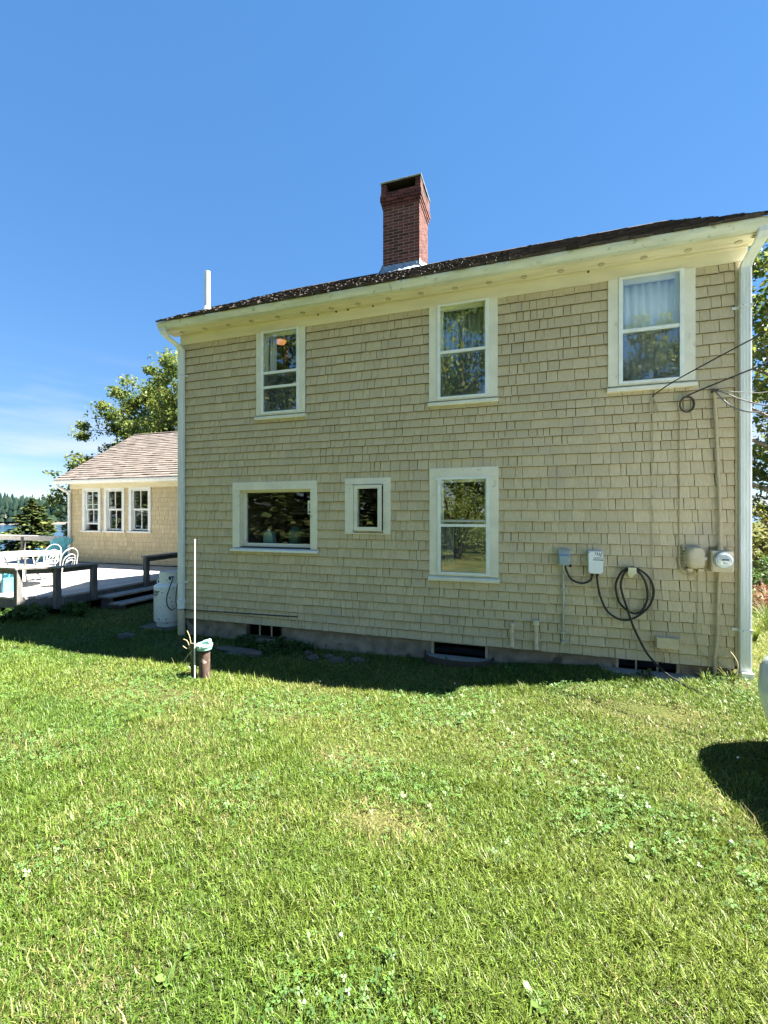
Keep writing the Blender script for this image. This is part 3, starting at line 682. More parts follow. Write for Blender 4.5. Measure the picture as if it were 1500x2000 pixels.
# lead flashing: apron flaring on the front slope, ruffled side skirt
def roof_z(y): return ZE+PITCH*(y-YE) if y < YR else ZR-PITCH*(y-YR)
vs, fs = [], []; N = 26
for i in range(N+1):
    t = i/N; x = CX0-.02+(CX1-CX0+.04)*t; rf_ = .006*math.sin(i*2.3)+.004*math.sin(i*5.1)
    xo = CX0-.075+(CX1-CX0+.15)*t
    vs += [(x, CY0-.012, 6.535+.008*math.sin(i*1.7)), (x, CY0-.02+rf_, 6.45), (xo, CY0-.10+rf_*2, roof_z(CY0-.10)+.045+abs(rf_)), (xo, CY0-.16+rf_*2, roof_z(CY0-.16)+.028)]
for i in range(N):
    for k in range(3): fs.append((i*4+k, i*4+k+1, i*4+5+k, i*4+4+k))
fl = MB().add(vs, fs).build('flashing', 'lead', chim, smooth=True)
vs, fs = [], []
for sgn, xx in ((1, CX1), (-1, CX0)):
    o_ = len(vs)
    for i in range(N+1):
        t = i/N; y = CY0-.10+(CY1-CY0+.18)*t; r_ = .012*math.sin(i*2.1)
        zb = roof_z(y)+.03; vs += [(xx+sgn*.012, max(y, CY0-.012) if y < CY1 else CY1+.012, 6.60-.10*abs(t-.45)+.012*math.sin(i*2.6)), (xx+sgn*(.03+r_), y, zb+.05), (xx+sgn*(.085+r_), y, zb)]
    for i in range(N):
        for k in range(2): fs.append((o_+i*3+k, o_+i*3+k+1, o_+i*3+4+k, o_+i*3+3+k))
MB().add(vs, fs).build('step_flashing', 'lead', chim, smooth=True)

# ------------------------------------------------------------------ low wing behind, with porch windows
WY = 9.9; WXL, WXR = -13.62, XL-.02; DZ = .14
wing = thing('house_wing', 'low shingled wing with brown roof behind the deck', 'building', ((WXL+WXR)/2, 12, 0))
WW = [(-13.02+.03,-12.44,1.15,2.35), (-12.1,-11.49,1.15,2.35), (-11.12,-10.49,1.15,2.35)]
ww = holed(MB(), WXL, WXR, .0, 2.62, WY, WY+.12, WW).build('wall', 'sheathing', wing)
MB().box(WXL, WXL+.12, WY+.125, 14.8, 0, 2.62).add([(WXL,WY+.15,2.62),(WXL,14.8,2.62),(WXL,12.35,4.35),(WXL+.12,WY+.15,2.62),(WXL+.12,14.8,2.62),(WXL+.12,12.35,4.35)], [(0,1,2),(3,5,4),(0,2,5,3),(2,1,4,5),(0,3,4,1)]).build('gable_wall', 'wing_shingle', wing)
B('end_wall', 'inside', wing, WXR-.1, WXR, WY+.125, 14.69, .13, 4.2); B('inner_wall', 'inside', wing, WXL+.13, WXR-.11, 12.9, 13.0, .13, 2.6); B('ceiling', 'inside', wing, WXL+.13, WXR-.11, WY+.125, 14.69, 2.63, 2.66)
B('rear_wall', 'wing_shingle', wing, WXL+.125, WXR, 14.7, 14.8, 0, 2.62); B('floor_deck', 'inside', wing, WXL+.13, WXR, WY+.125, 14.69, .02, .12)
mb = MB(); z = .16; wt = [(w[0]-.10, w[1]+.10, w[2]-.07, w[3]+.12) for w in WW]
while z < 2.44:
    e = .13*random.uniform(.92,1.08); x = WXL-.002
    while x < WXR-.01:
        w_ = random.uniform(.07,.2); x1 = min(x+w_, WXR); zt = min(z+e, 2.455)
        if not any(x > t[0] and x1 < t[1] and z > t[2] and zt < t[3] for t in wt):
            cl = [(t[0], t[1]) for t in wt if z > t[2]-.05 and zt < t[3]+.05]
            a, b = x, x1
            for t0, t1 in cl:
                if a < t0 < b: b = t0+.01
                elif a < t1 < b: a = t1-.01
                elif a >= t0 and b <= t1: b = a
            if b-a > .015: v_, f_ = shingle_geo(a, b, z, zt, WY, .016, .015, .006, .006, 0); mb.add(v_, f_)
        x = x1
    z += e
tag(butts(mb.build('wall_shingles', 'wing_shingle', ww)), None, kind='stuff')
B('frieze_board', 'cream', wing, WXL-.01, WXR, WY-.028, WY-.001, 2.42, 2.6)
B('soffit', 'cream', wing, WXL-.15, WXR, 9.56, WY-.0005, 2.601, 2.615)
for i, w in enumerate(WW):
    x0, x1, z0, z1 = w
    c = MB().box(x0-.10, x0, WY-.032, WY-.001, z0-.02, 2.4195).box(x1, x1+.10, WY-.032, WY-.001, z0-.02, 2.4195).box(x0, x1, WY-.031, WY-.001, z1+.0005, 2.4195).box(x0, x0+.012, WY-.0005, WY+.119, z0, z1).box(x1-.012, x1, WY-.0005, WY+.119, z0, z1).build('window', 'white_paint', wing)
    c['label'] = ['four-pane sash window nearest the wing corner, lower sash raised', 'middle four-pane sash window of the wing', 'four-pane sash window of the wing nearest the main house'][i]
    B('sill', 'white_paint', c, x0-.13, x1+.13, WY-.06, WY-.0005, z0-.065, z0-.0205)
    up = .17 if i == 0 else 0; zm = (z0+z1)/2
    for nm, a, b, yy in (('upper_sash', zm, z1, WY+.01), ('lower_sash', z0+.002+up, zm+.03+up, WY+.045)):
        s_ = MB().frame(x0+.013, x1-.013, a, b-.002, .035, yy, yy+.03, ws=(.035,.045)).build(nm, 'white_paint', c)
        B('muntin', 'white_paint', c, (x0+x1)/2-.011, (x0+x1)/2+.011, yy+.003, yy+.027, a+.0455, b-.038)
        for q in (0, 1):
            xa, xb = (x0+.047, (x0+x1)/2-.0105) if q == 0 else ((x0+x1)/2+.0105, x1-.047)
            B('pane', 'glass', c, xa, xb, yy+.013, yy+.016, a+.044, b-.036)
GW = [(y-5.138+9.585, z-4.366+2.545) for y, z in GP]
g = MB().prism([(y*1.25-9.585*.25, z*1.25-2.545*.25) for y, z in GW], WXL-.22, WXR, 'x').build('gutter', 'white_paint', wing)
p_ = spline([(WXL-.05,9.53,2.56),(WXL-.05,9.54,2.48),(WXL+.0,9.68,2.37),(WXL+.03,9.81,2.30),(WXL+.03,9.83,2.2)], 4)
d_ = MB().tube(p_+[Vector((WXL+.03,9.83,.30))], .042, 10).build('downspout', 'white_paint', wing, smooth=True)
MB().tube(spline([(WXL+.03,9.83,.30),(WXL+.03,9.82,.24),(WXL-.03,9.76,.20),(WXL-.18,9.62,.19)], 4), .042, 10).build('elbow', 'white_paint', d_, smooth=True)
WE = (9.5, 2.66); WRI = (12.35, 4.52)
wr = slab(WE[0]+.03, WE[1], WRI[0], WRI[1]-.01, WXL-.15, WXR, .06).build('roof', 'wing_roof', wing)
slab(2*WRI[0]-WE[0], WE[1], WRI[0]+.001, WRI[1]-.01, WXL-.15, WXR, .06).build('roof_rear', 'wing_roof', wing)
roof_shingles(WXL-.16, WXR, WE[0], WE[1], WRI[0], WRI[1], .145, .20, .40, .022, .006, 'wing_roof', wr, .5)
MB().tube([(WXL-.16, WRI[0], WRI[1]+.006), (WXR, WRI[0], WRI[1]+.006)], .035, 6).build('ridge_cap', 'wing_roof', wr)
MB().add([(x,y,z) for x in (WXL-.14, WXL-.12) for y, z in ((WE[0]+.1,WE[1]-.005),(WRI[0],WRI[1]-.08),(WRI[0],WRI[1]-.25),(WE[0]+.1,WE[1]-.12))], [(0,1,2,3),(7,6,5,4),(0,4,5,1),(1,5,6,2),(2,6,7,3),(3,7,4,0)]).build('rake_board', 'white_paint', wing)

# ------------------------------------------------------------------ things inside the windows
b_ = thing('spray_bottle', 'pale green jug standing inside the picture window', 'bottle', (-3.68, YW+.28, 1.2))
MB().prism([(-3.76,1.21),(-3.60,1.21),(-3.60,1.33),(-3.63,1.36),(-3.63,1.385),(-3.73,1.385),(-3.73,1.36),(-3.76,1.33)], YW+.23, YW+.33, 'y').build('body', 'bottle', b_, bevel=.012)
MB().lathe([(.022,0),(.022,.025)], (-3.69, YW+.28, 1.386), 14).build('cap', 'white_paint', b_)
g_ = MB().lathe([(.075,0),(.095,.02),(.098,.10),(.092,.19),(.07,.24),(.03,.265),(.006,.27)], (-3.27, YW+.32, 1.20), 20).build('glass_cloche', 'green_glass', None, smooth=True)
tag(g_, 'domed green glass jar inside the picture window', 'jar')
MB_sh = MB().box(-3.95, -2.86, YW+.18, YW+.45, 1.16, 1.199).build('window_shelf', 'inside'); tag(MB_sh, 'dark inner ledge behind the picture window', 'shelf')
lamp = thing('ceiling_lamp', 'glowing orange ceiling lamp behind the left upstairs window', 'lamp', (-3.69, 5.98, 4.37))
MB().lathe([(.02,-.05),(.065,-.04),(.085,-.01),(.085,0)], (-3.69, 5.98, 4.345), 20).build('shade', 'lamp_glow', lamp, smooth=True)
MB().lathe([(.09,0),(.09,.02)], (-3.69, 5.98, 4.347), 20).build('rim', 'white_paint', lamp, smooth=True)

# ------------------------------------------------------------------ wall-mounted fittings
YS = YW-.024      # face of the shingles
o = thing('outlet_box', 'grey weatherproof outlet box with conduit below on the shingle wall', 'outlet', (.365, YS, 1.06))
B('body', 'grey_box', o, .305, .425, YS-.07, YS, 1.075, 1.235, bevel=.006)
MB().prism([(YS-.0705,1.20),(YS-.112,1.175),(YS-.112,1.075),(YS-.0705,1.075)], .312, .418, 'x').build('cover', 'grey_box', o, bevel=.006)
MB().box(.300, .430, YS-.075, YS-.0005, 1.236, 1.250).build('hood', 'grey_box', o, bevel=.003)
MB().lathe([(.013,0),(.013,.02),(.018,.022),(.018,.035),(.006,.037)], (.428, YS-.05, 1.07), 14, 'y').build('plug_cap', 'black', o, smooth=True)
MB().tube([(.361, YS-.024, 1.074), (.361, YS-.024, .215)], .0135, 12).build('conduit', 'galv', o, smooth=True)
for z in (.79, .30): MB().box(.335, .387, YS-.040, YS-.0005, z, z+.018).build('strap', 'galv', o)
MB().box(.338, .384, YS-.045, YS-.001, .175, .2145).build('foot', 'galv', o, bevel=.004)
def text_mesh(txt, size, bold=0, shear=0):
    cu = bpy.data.curves.new('lettering', 'FONT'); cu.body = txt; cu.size = size; cu.offset = bold; cu.shear = shear; cu.align_x = 'LEFT'
    t = bpy.data.objects.new('lettering', cu); COL.objects.link(t); dg = bpy.context.evaluated_depsgraph_get(); me = bpy.data.meshes.new_from_object(t.evaluated_get(dg))
    bpy.data.objects.remove(t); v = [tuple(q.co) for q in me.vertices]; f = [tuple(p.vertices) for p in me.polygons]; bpy.data.meshes.remove(me); return v, f
o = thing('car_charger', 'white electric car charger with black slash marks on the shingle wall', 'charger', (.68, YS, 1.0))
YC = YS-.10
B('body', 'charger_white', o, .612, .758, YC, YS, .995, 1.238, bevel=.005)
lg = MB()
for k in range(4): lg.add([(.674+k*.018,YC-.0012,1.203-.011*k*.6),(.682+k*.018,YC-.0012,1.228-.002*k),(.690+k*.018,YC-.0012,1.228-.002*k),(.680+k*.018,YC-.0012,1.203-.011*k*.6-.006*(k>0))], [(0,1,2,3)])
v, f = text_mesh('GRIZZL-E', .024, .0004); wx = max(p[0] for p in v); lg.add([(.662+p[0]*.088/wx, YC-.0012, 1.160+p[1]*.8) for p in v], f)
lg.add([(.655,YC-.0012,1.140),(.757,YC-.0012,1.140),(.757,YC-.0012,1.149),(.655,YC-.0012,1.149)], [(0,1,2,3)])
lg.build('logo', 'ink', o)
for x in (.622,.748):
    for z in (1.006,1.226): MB().lathe([(.005,0),(.005,.002),(.001,.003)], (x, YC, z), 8, 'y').build('screw', 'ink', o)
for x in (.655,.705): MB().lathe([(.017,-.03),(.017,-.004),(.021,0)], (x, YS-.05, .994), 12).build('cable_gland', 'black', o, smooth=True)
MB().tube(spline([(.375,YS-.085,1.09),(.385,YS-.085,1.03),(.44,YS-.07,.92),(.545,YS-.06,.878),(.63,YS-.055,.91),(.655,YS-.05,.97)], 6), .0115, 10).build('supply_cord', 'rubber', o, smooth=True)
hg = thing('cable_hanger', 'cream cable hanger holding the black charging cable', 'hanger', (1.035, YS, 1.0))
MB().prism([(1.0,1.06),(1.072,1.06),(1.076,.995),(1.06,.965),(1.036,.955),(1.012,.965),(.997,.995)], YS-.018, YS, 'y').build('plate', 'cream_plastic', hg, bevel=.004)
MB().tube([(1.036,YS-.018,1.035),(1.036,YS-.095,1.04)], .03, 14).box(.998, 1.074, YS-.108, YS-.096, 1.005, 1.075).build('hook', 'cream_plastic', hg, smooth=True)
MB().lathe([(.027,0),(.027,.012),(.02,.014)], (1.036, YS-.018, .99), 16, 'y').build('holster', 'cream_plastic', hg)
path = [(.700,.972,.05),(.712,.86,.045),(.738,.735,.045),(.80,.59,.045),(.90,.515,.05),(.99,.503,.055),(1.095,.552,.055),(1.209,.674,.05),(1.249,.83,.045),(1.205,.965,.05),(1.12,1.045,.06),(1.036,1.072,.07),(.945,1.02,.055),(.892,.90,.045),(.892,.80,.045),(.93,.675,.045),(1.037,.583,.045),(1.12,.60,.055),(1.175,.69,.05),(1.192,.79,.045),(1.165,.93,.05),(1.10,1.03,.075),(1.036,1.067,.09),(.965,1.01,.075),(.934,.895,.06),(.95,.78,.06),(.985,.66,.07),(1.04,.48,.06),(1.115,.30,.05),(1.20,.14,.09),(1.30,.045,.30),(1.40,.014,.48),(1.47,.012,.60),(1.55,-.006,.70),(1.72,-.012,.80),(1.95,-.008,.85),(2.2,.10,.98),(2.3,.33,1.1)]
o = MB().tube(spline([(x, YS-d, z) for x, z, d in path], 6), .0112, 10).build('charging_cable', 'rubber', None, smooth=True)
tag(o, 'black charging cable looped on its hanger and trailing onto the grass', 'cable')
for x, z0, z1, lab in ((-.195,.11,.34,'left of the two short tan fill pipes by the basement well'), (.072,.105,.39,'taller right one of the two short tan fill pipes')):
    o = thing('fill_pipe', lab, 'pipe', (x, YS, z0), 'short tan fill pipes on the wall')
    MB().tube([(x,YS-.04,z0),(x,YS-.04,z1)], .021, 14).build('pipe', 'pipe_cream', o, smooth=True)
    MB().lathe([(.028,0),(.028,.035)], (x,YS-.04,z0-.008), 14).build('collar', 'pipe_cream', o, smooth=True); MB().lathe([(.029,0),(.029,.03)], (x,YS-.04,z1-.07), 14).build('collar', 'pipe_cream', o, smooth=True)
    if z1 < .36: MB().lathe([(.029,0),(.031,.008),(.031,.03),(.02,.036)], (x,YS-.04,z1), 16).build('cap', 'pipe_cream', o, smooth=True)
    else: MB().lathe([(.034,-.03),(.034,.03),(.02,.036),(.012,.036)], (x,YS-.045,z1+.005), 16, 'y').lathe([(.01,0),(.01,.006)], (x,YS-.081,z1+.005), 6, 'y').build('cap', 'pipe_cream', o, smooth=True)
# telephone interface box
o = thing('telephone_box', 'rounded beige telephone box left of the electric meter', 'utility box', (1.615, YS, 1.06))
B('back_board', 'paint_pipe', o, 1.515, 1.745, YS-.012, YS-.0005, 1.10, 1.325)
sup = []
for k in range(40):
    t = 2*math.pi*k/40; e = .62; cx_ = math.copysign(abs(math.cos(t))**e, math.cos(t)); sz_ = math.copysign(abs(math.sin(t))**e, math.sin(t)); sup.append((cx_, sz_))
vs, fs = [], []
prof = [(1.0,.0),(1.0,.03),(.97,.055),(.92,.085),(.82,.105),(.6,.116),(.3,.12)]
for sc_, h in prof: vs += [(1.615+a*.088*sc_, YS-.0125-h, 1.195+b*.118*sc_) for a, b in sup]
for i in range(len(prof)-1):
    for k in range(40): fs.append((i*40+k, i*40+(k+1) % 40, i*40+40+(k+1) % 40, i*40+40+k))
fs.append(tuple(range((len(prof)-1)*40, len(prof)*40)))
MB().add(vs, fs).build('cover', 'beige_box', o, smooth=True)
for zz in (1.285, 1.115):
    MB().box(1.580, 1.665, YS-.128, YS-.085, zz-.018, zz+.018).build('raised_panel', 'beige_box', o, bevel=.012)
for k in range(6): MB().lathe([(.009,0),(.009,.04),(.006,.045)], (1.523+.004*math.sin(k), YS-.013, 1.11+k*.034), 10, 'y').build('lug', 'beige_box', o, smooth=True)
for x in (1.567, 1.665): MB().box(x-.026, x+.026, YS-.085, YS-.013, 1.055, 1.085).build('skirt', 'beige_box', o, bevel=.008)
B('clasp', 'galv', o, 1.702, 1.728, YS-.05, YS-.03, 1.175, 1.20)
# electric meter
o = thing('electric_meter', 'round glass electric meter on beige box beside the downspout', 'meter', (1.84, YS, 1.06))
B('box', 'beige_box', o, 1.745, 1.935, YS-.105, YS-.0005, 1.06, 1.275, bevel=.003)
B('cover_plate', 'beige_box', o, 1.752, 1.928, YS-.111, YS-.1055, 1.066, 1.269, bevel=.002)
MB().lathe([(.083,0),(.083,.02),(.076,.022),(.076,.045)], (1.840,YS-.111,1.185), 32, 'y').build('ring', 'galv', o, smooth=True)
MB().lathe([(.067,.012),(.067,.05),(.06,.055),(.001,.0555)], (1.840,YS-.111,1.185), 32, 'y').build('face', 'dial', o, smooth=True)
MB().lathe([(.072,.04),(.072,.075),(.066,.088),(.052,.093),(.001,.095)], (1.840,YS-.111,1.185), 32, 'y').build('glass_dome', 'meter_glass', o, smooth=True)
B('display', 'ink', o, 1.812, 1.872, YS-.1705, YS-.1672, 1.183, 1.197)
for k in range(3): B('label_strip', 'ink', o, 1.822, 1.862-.01*k, YS-.1695, YS-.1672, 1.150+k*.008, 1.153+k*.008)
# service conduit
o = thing('service_conduit', 'tan painted conduit rising from the electric meter to the wires', 'conduit', (1.82, YS, 1.06))
MB().tube(spline([(1.842,YS-.05,1.276),(1.842,YS-.045,1.45),(1.838,YS-.04,1.8),(1.822,YS-.036,2.2),(1.81,YS-.036,2.55),(1.797,YS-.04,2.80),(1.79,YS-.05,2.90)], 5), .0165, 12).build('riser', 'paint_pipe', o, smooth=True)
MB().lathe([(.026,0),(.026,.03),(.02,.034),(.023,.036),(.023,.055)], (1.842,YS-.05,1.276), 14).build('fitting', 'paint_pipe', o, smooth=True)
MB().tube(spline([(1.836,YS-.045,1.059),(1.832,YS-.03,.9),(1.825,YS-.028,.55),(1.815,YS-.028,.3),(1.80,YS-.032,.17),(1.80,YS-.02,.0),(1.80,YS-.01,-.1)], 5), .0165, 12).build('riser', 'paint_pipe', o, smooth=True)
MB().box(1.765, 1.82, YS-.075, YS-.02, 2.885, 2.915).build('weather_head', 'iron', o, bevel=.006)
# thin painted cables running down the wall
def wob(pts, s): return [(x+random.uniform(-s,s), y, z) for x, y, z in pts]
o = MB().tube(spline(wob([(1.245,YS-.012,2.86-k*.2) for k in range(13)], .006)+[(1.235,YS-.012,.33),(1.232,YS-.012,.25),(1.262,YS-.02,.235)], 4), .0042, 6).build('wall_cable', 'paint_pipe', None, smooth=True)
tag(o, 'thin tan cable running down to the small junction box', 'cable')
o = MB().tube(spline(wob([(1.497,YS-.012,2.72-k*.2) for k in range(8)], .005)+[(1.49,YS-.014,1.28),(1.488,YS-.02,1.14),(1.51,YS-.03,1.05),(1.56,YS-.035,1.005),(1.63,YS-.035,1.02),(1.655,YS-.035,1.06)], 5), .0062, 8).build('wall_cable', 'paint_pipe', None, smooth=True)
tag(o, 'tan cable looping under the rounded telephone box', 'cable')
o = MB().tube(spline([(1.66,YS-.04,1.055),(1.655,YS-.014,.95),(1.66,YS-.012,.7),(1.648,YS-.012,.5),(1.655,YS-.012,.3),(1.70,YS-.015,.2),(1.78,YS-.03,.165),(1.86,YS-.02,.11),(1.96,YS-.03,.04)], 5), .0042, 6).build('ground_wire', 'paint_pipe', None, smooth=True)
tag(o, 'thin ground wire from the telephone box to the soil', 'wire')
o = thing('junction_box', 'small tan junction box low on the wall above the basement window', 'junction box', (1.37, YS, .22))
B('body', 'beige_box', o, 1.272, 1.475, YS-.07, YS-.0005, .232, .338, bevel=.004); B('lid', 'beige_box', o, 1.266, 1.481, YS-.076, YS-.001, .3385, .348, bevel=.002)
MB().box(1.30, 1.33, YS-.05, YS-.02, .21, .2315).tube(spline([(1.318,YS-.035,.21),(1.33,YS-.03,.10),(1.345,YS+.02,.055)], 4), .004, 6).build('tail_wire', 'paint_pipe', o)
# overhead wires
def wire(name, pts, r, m, lab):
    o = MB().tube(spline(pts, 8), r, 8).build(name, m, None, smooth=True); return tag(o, lab, 'wire')
wire('overhead_wire', [(1.245,YS-.02,2.89),(1.285,YS-.05,2.935),(1.5,YS-.32,3.04),(2.2,YS-.95,3.32),(4.0,YS-2.55,3.98),(9,YS-7.0,5.7)], .0062, 'black', 'upper black overhead wire rising in front of the right upstairs window')
wire('overhead_wire', [(1.52,YS-.02,2.845),(1.58,YS-.05,2.885),(1.85,YS-.25,2.97),(2.5,YS-.75,3.15),(4.2,YS-2.0,3.62),(9.5,YS-6.0,5.1)], .0072, 'black', 'lower black overhead wire crossing the right downspout')
o = MB().tube([(1.25+.035*math.sin(t)*math.sin(t/2)*1.3, YS-.02-.006*math.cos(t), 2.80+.085*math.cos(t)) for t in np.linspace(0, 2*math.pi, 28)], .0055, 8).build('wire_loop', 'paint_pipe', None, smooth=True); tag(o, 'narrow tan drip loop below the right upstairs window', 'wire loop')
o = MB().tube([(1.553+(.062+.004*(t > 6.3))*math.sin(t), YS-.022-.006*(t/3), 2.787+(.078+.004*(t > 6.3))*math.cos(t)) for t in np.linspace(0, 4*math.pi, 56)], .0078, 8).build('wire_loop', 'iron', None, smooth=True); tag(o, 'round coil of dark cable beside the conduit top', 'wire loop')
MB_t = spline([(1.53,YS-.02,2.72),(1.515,YS-.015,2.72),(1.497,YS-.012,2.70)], 4)
o = thing('service_drop', 'grey service wires drooping from the conduit top past the downspout', 'wire', (1.79, YS, 2.9))
MB().tube(spline([(1.80,YS-.06,2.905),(1.86,YS-.10,2.86),(1.96,YS-.18,2.77),(2.08,YS-.28,2.685),(2.14,YS-.33,2.66)], 6), .007, 8).build('conductor', 'wire_grey', o, smooth=True)
MB().tube(spline([(1.79,YS-.06,2.90),(1.83,YS-.12,2.80),(1.91,YS-.20,2.68),(2.02,YS-.29,2.615),(2.13,YS-.35,2.615)], 6), .007, 8).build('conductor', 'wire_grey', o, smooth=True)
MB().tube(spline([(1.81,YS-.06,2.905),(1.95,YS-.18,2.84),(2.15,YS-.30,2.80),(2.5,YS-.42,2.90),(4,YS-1.0,3.5),(9,YS-3.0,5.2)], 6), .004, 6).build('messenger', 'wire_grey', o, smooth=True)
MB().obox((2.15,YS-.345,2.655), ((.7,-.3,-.5),(.3,.9,0),(.4,-.1,.8)), (.035,.014,.014)).obox((2.15,YS-.36,2.615), ((.9,-.3,.1),(.3,.9,0),(0,0,1)), (.03,.014,.012)).build('splice', 'black', o, bevel=.004)
MB().tube(spline([(2.17,YS-.36,2.64),(2.24,YS-.42,2.60),(2.33,YS-.47,2.60),(2.36,YS-.5,2.70),(2.6,YS-.6,2.85),(4,YS-1.2,3.5),(9,YS-3.2,5.2)], 6), .009, 8).build('triplex', 'wire_grey', o, smooth=True)
# gas line
o = MB().tube(spline([(-5.42,5.72,.62),(-5.35,5.60,.50),(-5.28,5.50,.30),(-5.16,5.40,.21),(-5.06,YS-.02,.197),(-4.7,YS-.014,.200),(-4.0,YS-.014,.212),(-3.35,YS-.014,.222),(-3.06,YS-.014,.231),(-3.03,YS-.014,.24)], 6), .0075, 8).build('gas_line', 'black', None, smooth=True)
tag(o, 'thin black gas line along the bottom of the shingles', 'pipe')
# window wells
def well(cx, hw, dep, zt, m, lab, tilt=0):
    o = thing('window_well', lab, 'window well', (cx, YW-.1, zt-.1))
    n = 28; vs, fs = [], []
    for i in range(n+1):
        t = math.pi*i/n; c_, s_ = -math.cos(t), math.sin(t)
        for r_, z in ((1,-.3),(1,zt+tilt*c_),(1.03,zt+.006+tilt*c_),(1.03,-.3)):
            vs.append((cx+c_*hw*r_, YW+.028-s_**.8*dep*r_, z))
    for i in range(n):
        for k in range(4): fs.append((i*4+k, i*4+(k+1) % 4, i*4+4+(k+1) % 4, i*4+4+k))
    fs += [(0,1,2,3), (n*4+3,n*4+2,n*4+1,n*4)]
    MB().add(vs, fs).build('wall', m, o, smooth=True)
    g = MB().add([(cx+math.cos(t)*hw*.99, YW+.027-abs(math.sin(t))**.8*dep*.99, zt-.03) for t in np.linspace(0, math.pi, 18)], [tuple(range(18))]).build('gravel_bed', 'gravel', o)
    return o
well(-.83, .41, .28, -.075, 'iron', 'dark half-round window well below the lower sash window')
well(1.24, .50, .36, -.02, 'galv', 'pale half-round window well crossed by the charging cable')
print('house done', len(SH))

# ------------------------------------------------------------------ deck
deck = thing('deck', 'weathered grey wooden deck with low rail and two side steps', 'deck', (-10, 7.2, float(gz(-10,7.2))))
DX1, DY0, DY1 = -8.12, 5.35, 9.86
bw = .142; x = -20.2
while x < DX1-.01:
    b = min(x+bw-.005, DX1); y0 = DY0 if b < -8.62 else DY0+(b+8.62)*.9+.0
    yend = DY1 if x > WXL-.2 else 10.25
    B('board', 'deck_wood', deck, x, b, max(DY0, y0), yend, DZ-.032, DZ+random.uniform(-.0015,.0015)); x += bw
MB().box(-20.2, -8.62, DY0+.012, DY0+.05, DZ-.20, DZ-.033).bar((-8.62,DY0+.03,DZ-.117),(DX1-.02,DY0+.47,DZ-.117),.038,.167).box(DX1-.05, DX1-.012, DY0+.47, DY1, DZ-.20, DZ-.033).build('rim_joist', 'post_wood', deck)
MB().box(-20.2, -8.7, 7.0, 7.04, DZ-.2, DZ-.033).box(-20.2, -8.2, 8.6, 8.64, DZ-.2, DZ-.033).build('joist', 'post_wood', deck)
def post(x, y, z0, z1, s=.095): return B('post', 'post_wood', deck, x-s/2, x+s/2, y-s/2, y+s/2, z0, z1, bevel=.005)
RZ = .655
PA, PB, PC, PD = (-8.60, DY0-.038), (-8.20, DY0+.36), (-8.075, 6.32), (-8.075, 7.56)
post(*PA, -.07, RZ); post(*PB, -.09, RZ); post(*PC, -.03, RZ); post(*PD, -.02, RZ+.02); post(-8.075, 8.9, -.1, RZ+.02)
for xx in (-10.3, -12.0, -13.7, -15.4): post(xx, DY0-.038, -.1, RZ)
def rail(a, b, w=.14, t=.036, m='rail_wood'): return MB().bar((a[0],a[1],RZ+.019),(b[0],b[1],RZ+.019),w,t).build('rail_cap', m, deck, bevel=.004)
rail((-20.2,DY0-.02), (-8.58,DY0-.02)); rail((-8.58,DY0-.018), (-8.10,DY0+.40)); rail((-8.10,DY0+.40), (-8.08,6.40))
MB().bar((-8.075,7.48,RZ+.04),(-8.075,9.85,RZ+.04),.14,.036).build('rail_cap', 'rail_wood', deck, bevel=.004)
MB().bar((-20.2,DY0-.015,RZ-.045),(-8.66,DY0-.015,RZ-.045),.035,.085).bar((-8.52,DY0+.05,RZ-.045),(-8.24,DY0+.31,RZ-.045),.035,.085).bar((-8.12,5.77,RZ-.045),(-8.08,6.26,RZ-.045),.035,.085).bar((-8.075,7.62,RZ-.03),(-8.075,8.84,RZ-.03),.035,.085).build('rail_apron', 'post_wood', deck)
# seaward rail, higher
MB().bar((-21,10.1,.90),(-13.8,10.1,.90),.14,.04).build('rail_cap', 'pale_wood', deck); MB().bar((-21,10.1,.815),(-13.8,10.1,.815),.035,.12).build('rail_apron', 'pale_wood', deck)
for xx in (-14.1,-16.1,-18.1,-20.1): post(xx, 10.1, -.5, .878)
# steps
for k, (xa, xb, z) in enumerate(((-8.07,-7.74,.03), (-7.76,-7.43,-.09))):
    for q in (0, 1): B('tread', 'rail_wood', deck, xa+q*(xb-xa)/2+.003, xa+(q+1)*(xb-xa)/2-.003, 6.38, 7.98, z-.036, z, bevel=.004)
for ys_ in (6.46, 7.86): MB().prism([(-8.06,-.25),(-7.46,-.25),(-7.46,-.127),(-7.78,-.127),(-7.78,-.007),(-8.06,-.007)], ys_, ys_+.04, 'y').build('stringer', 'post_wood', deck)

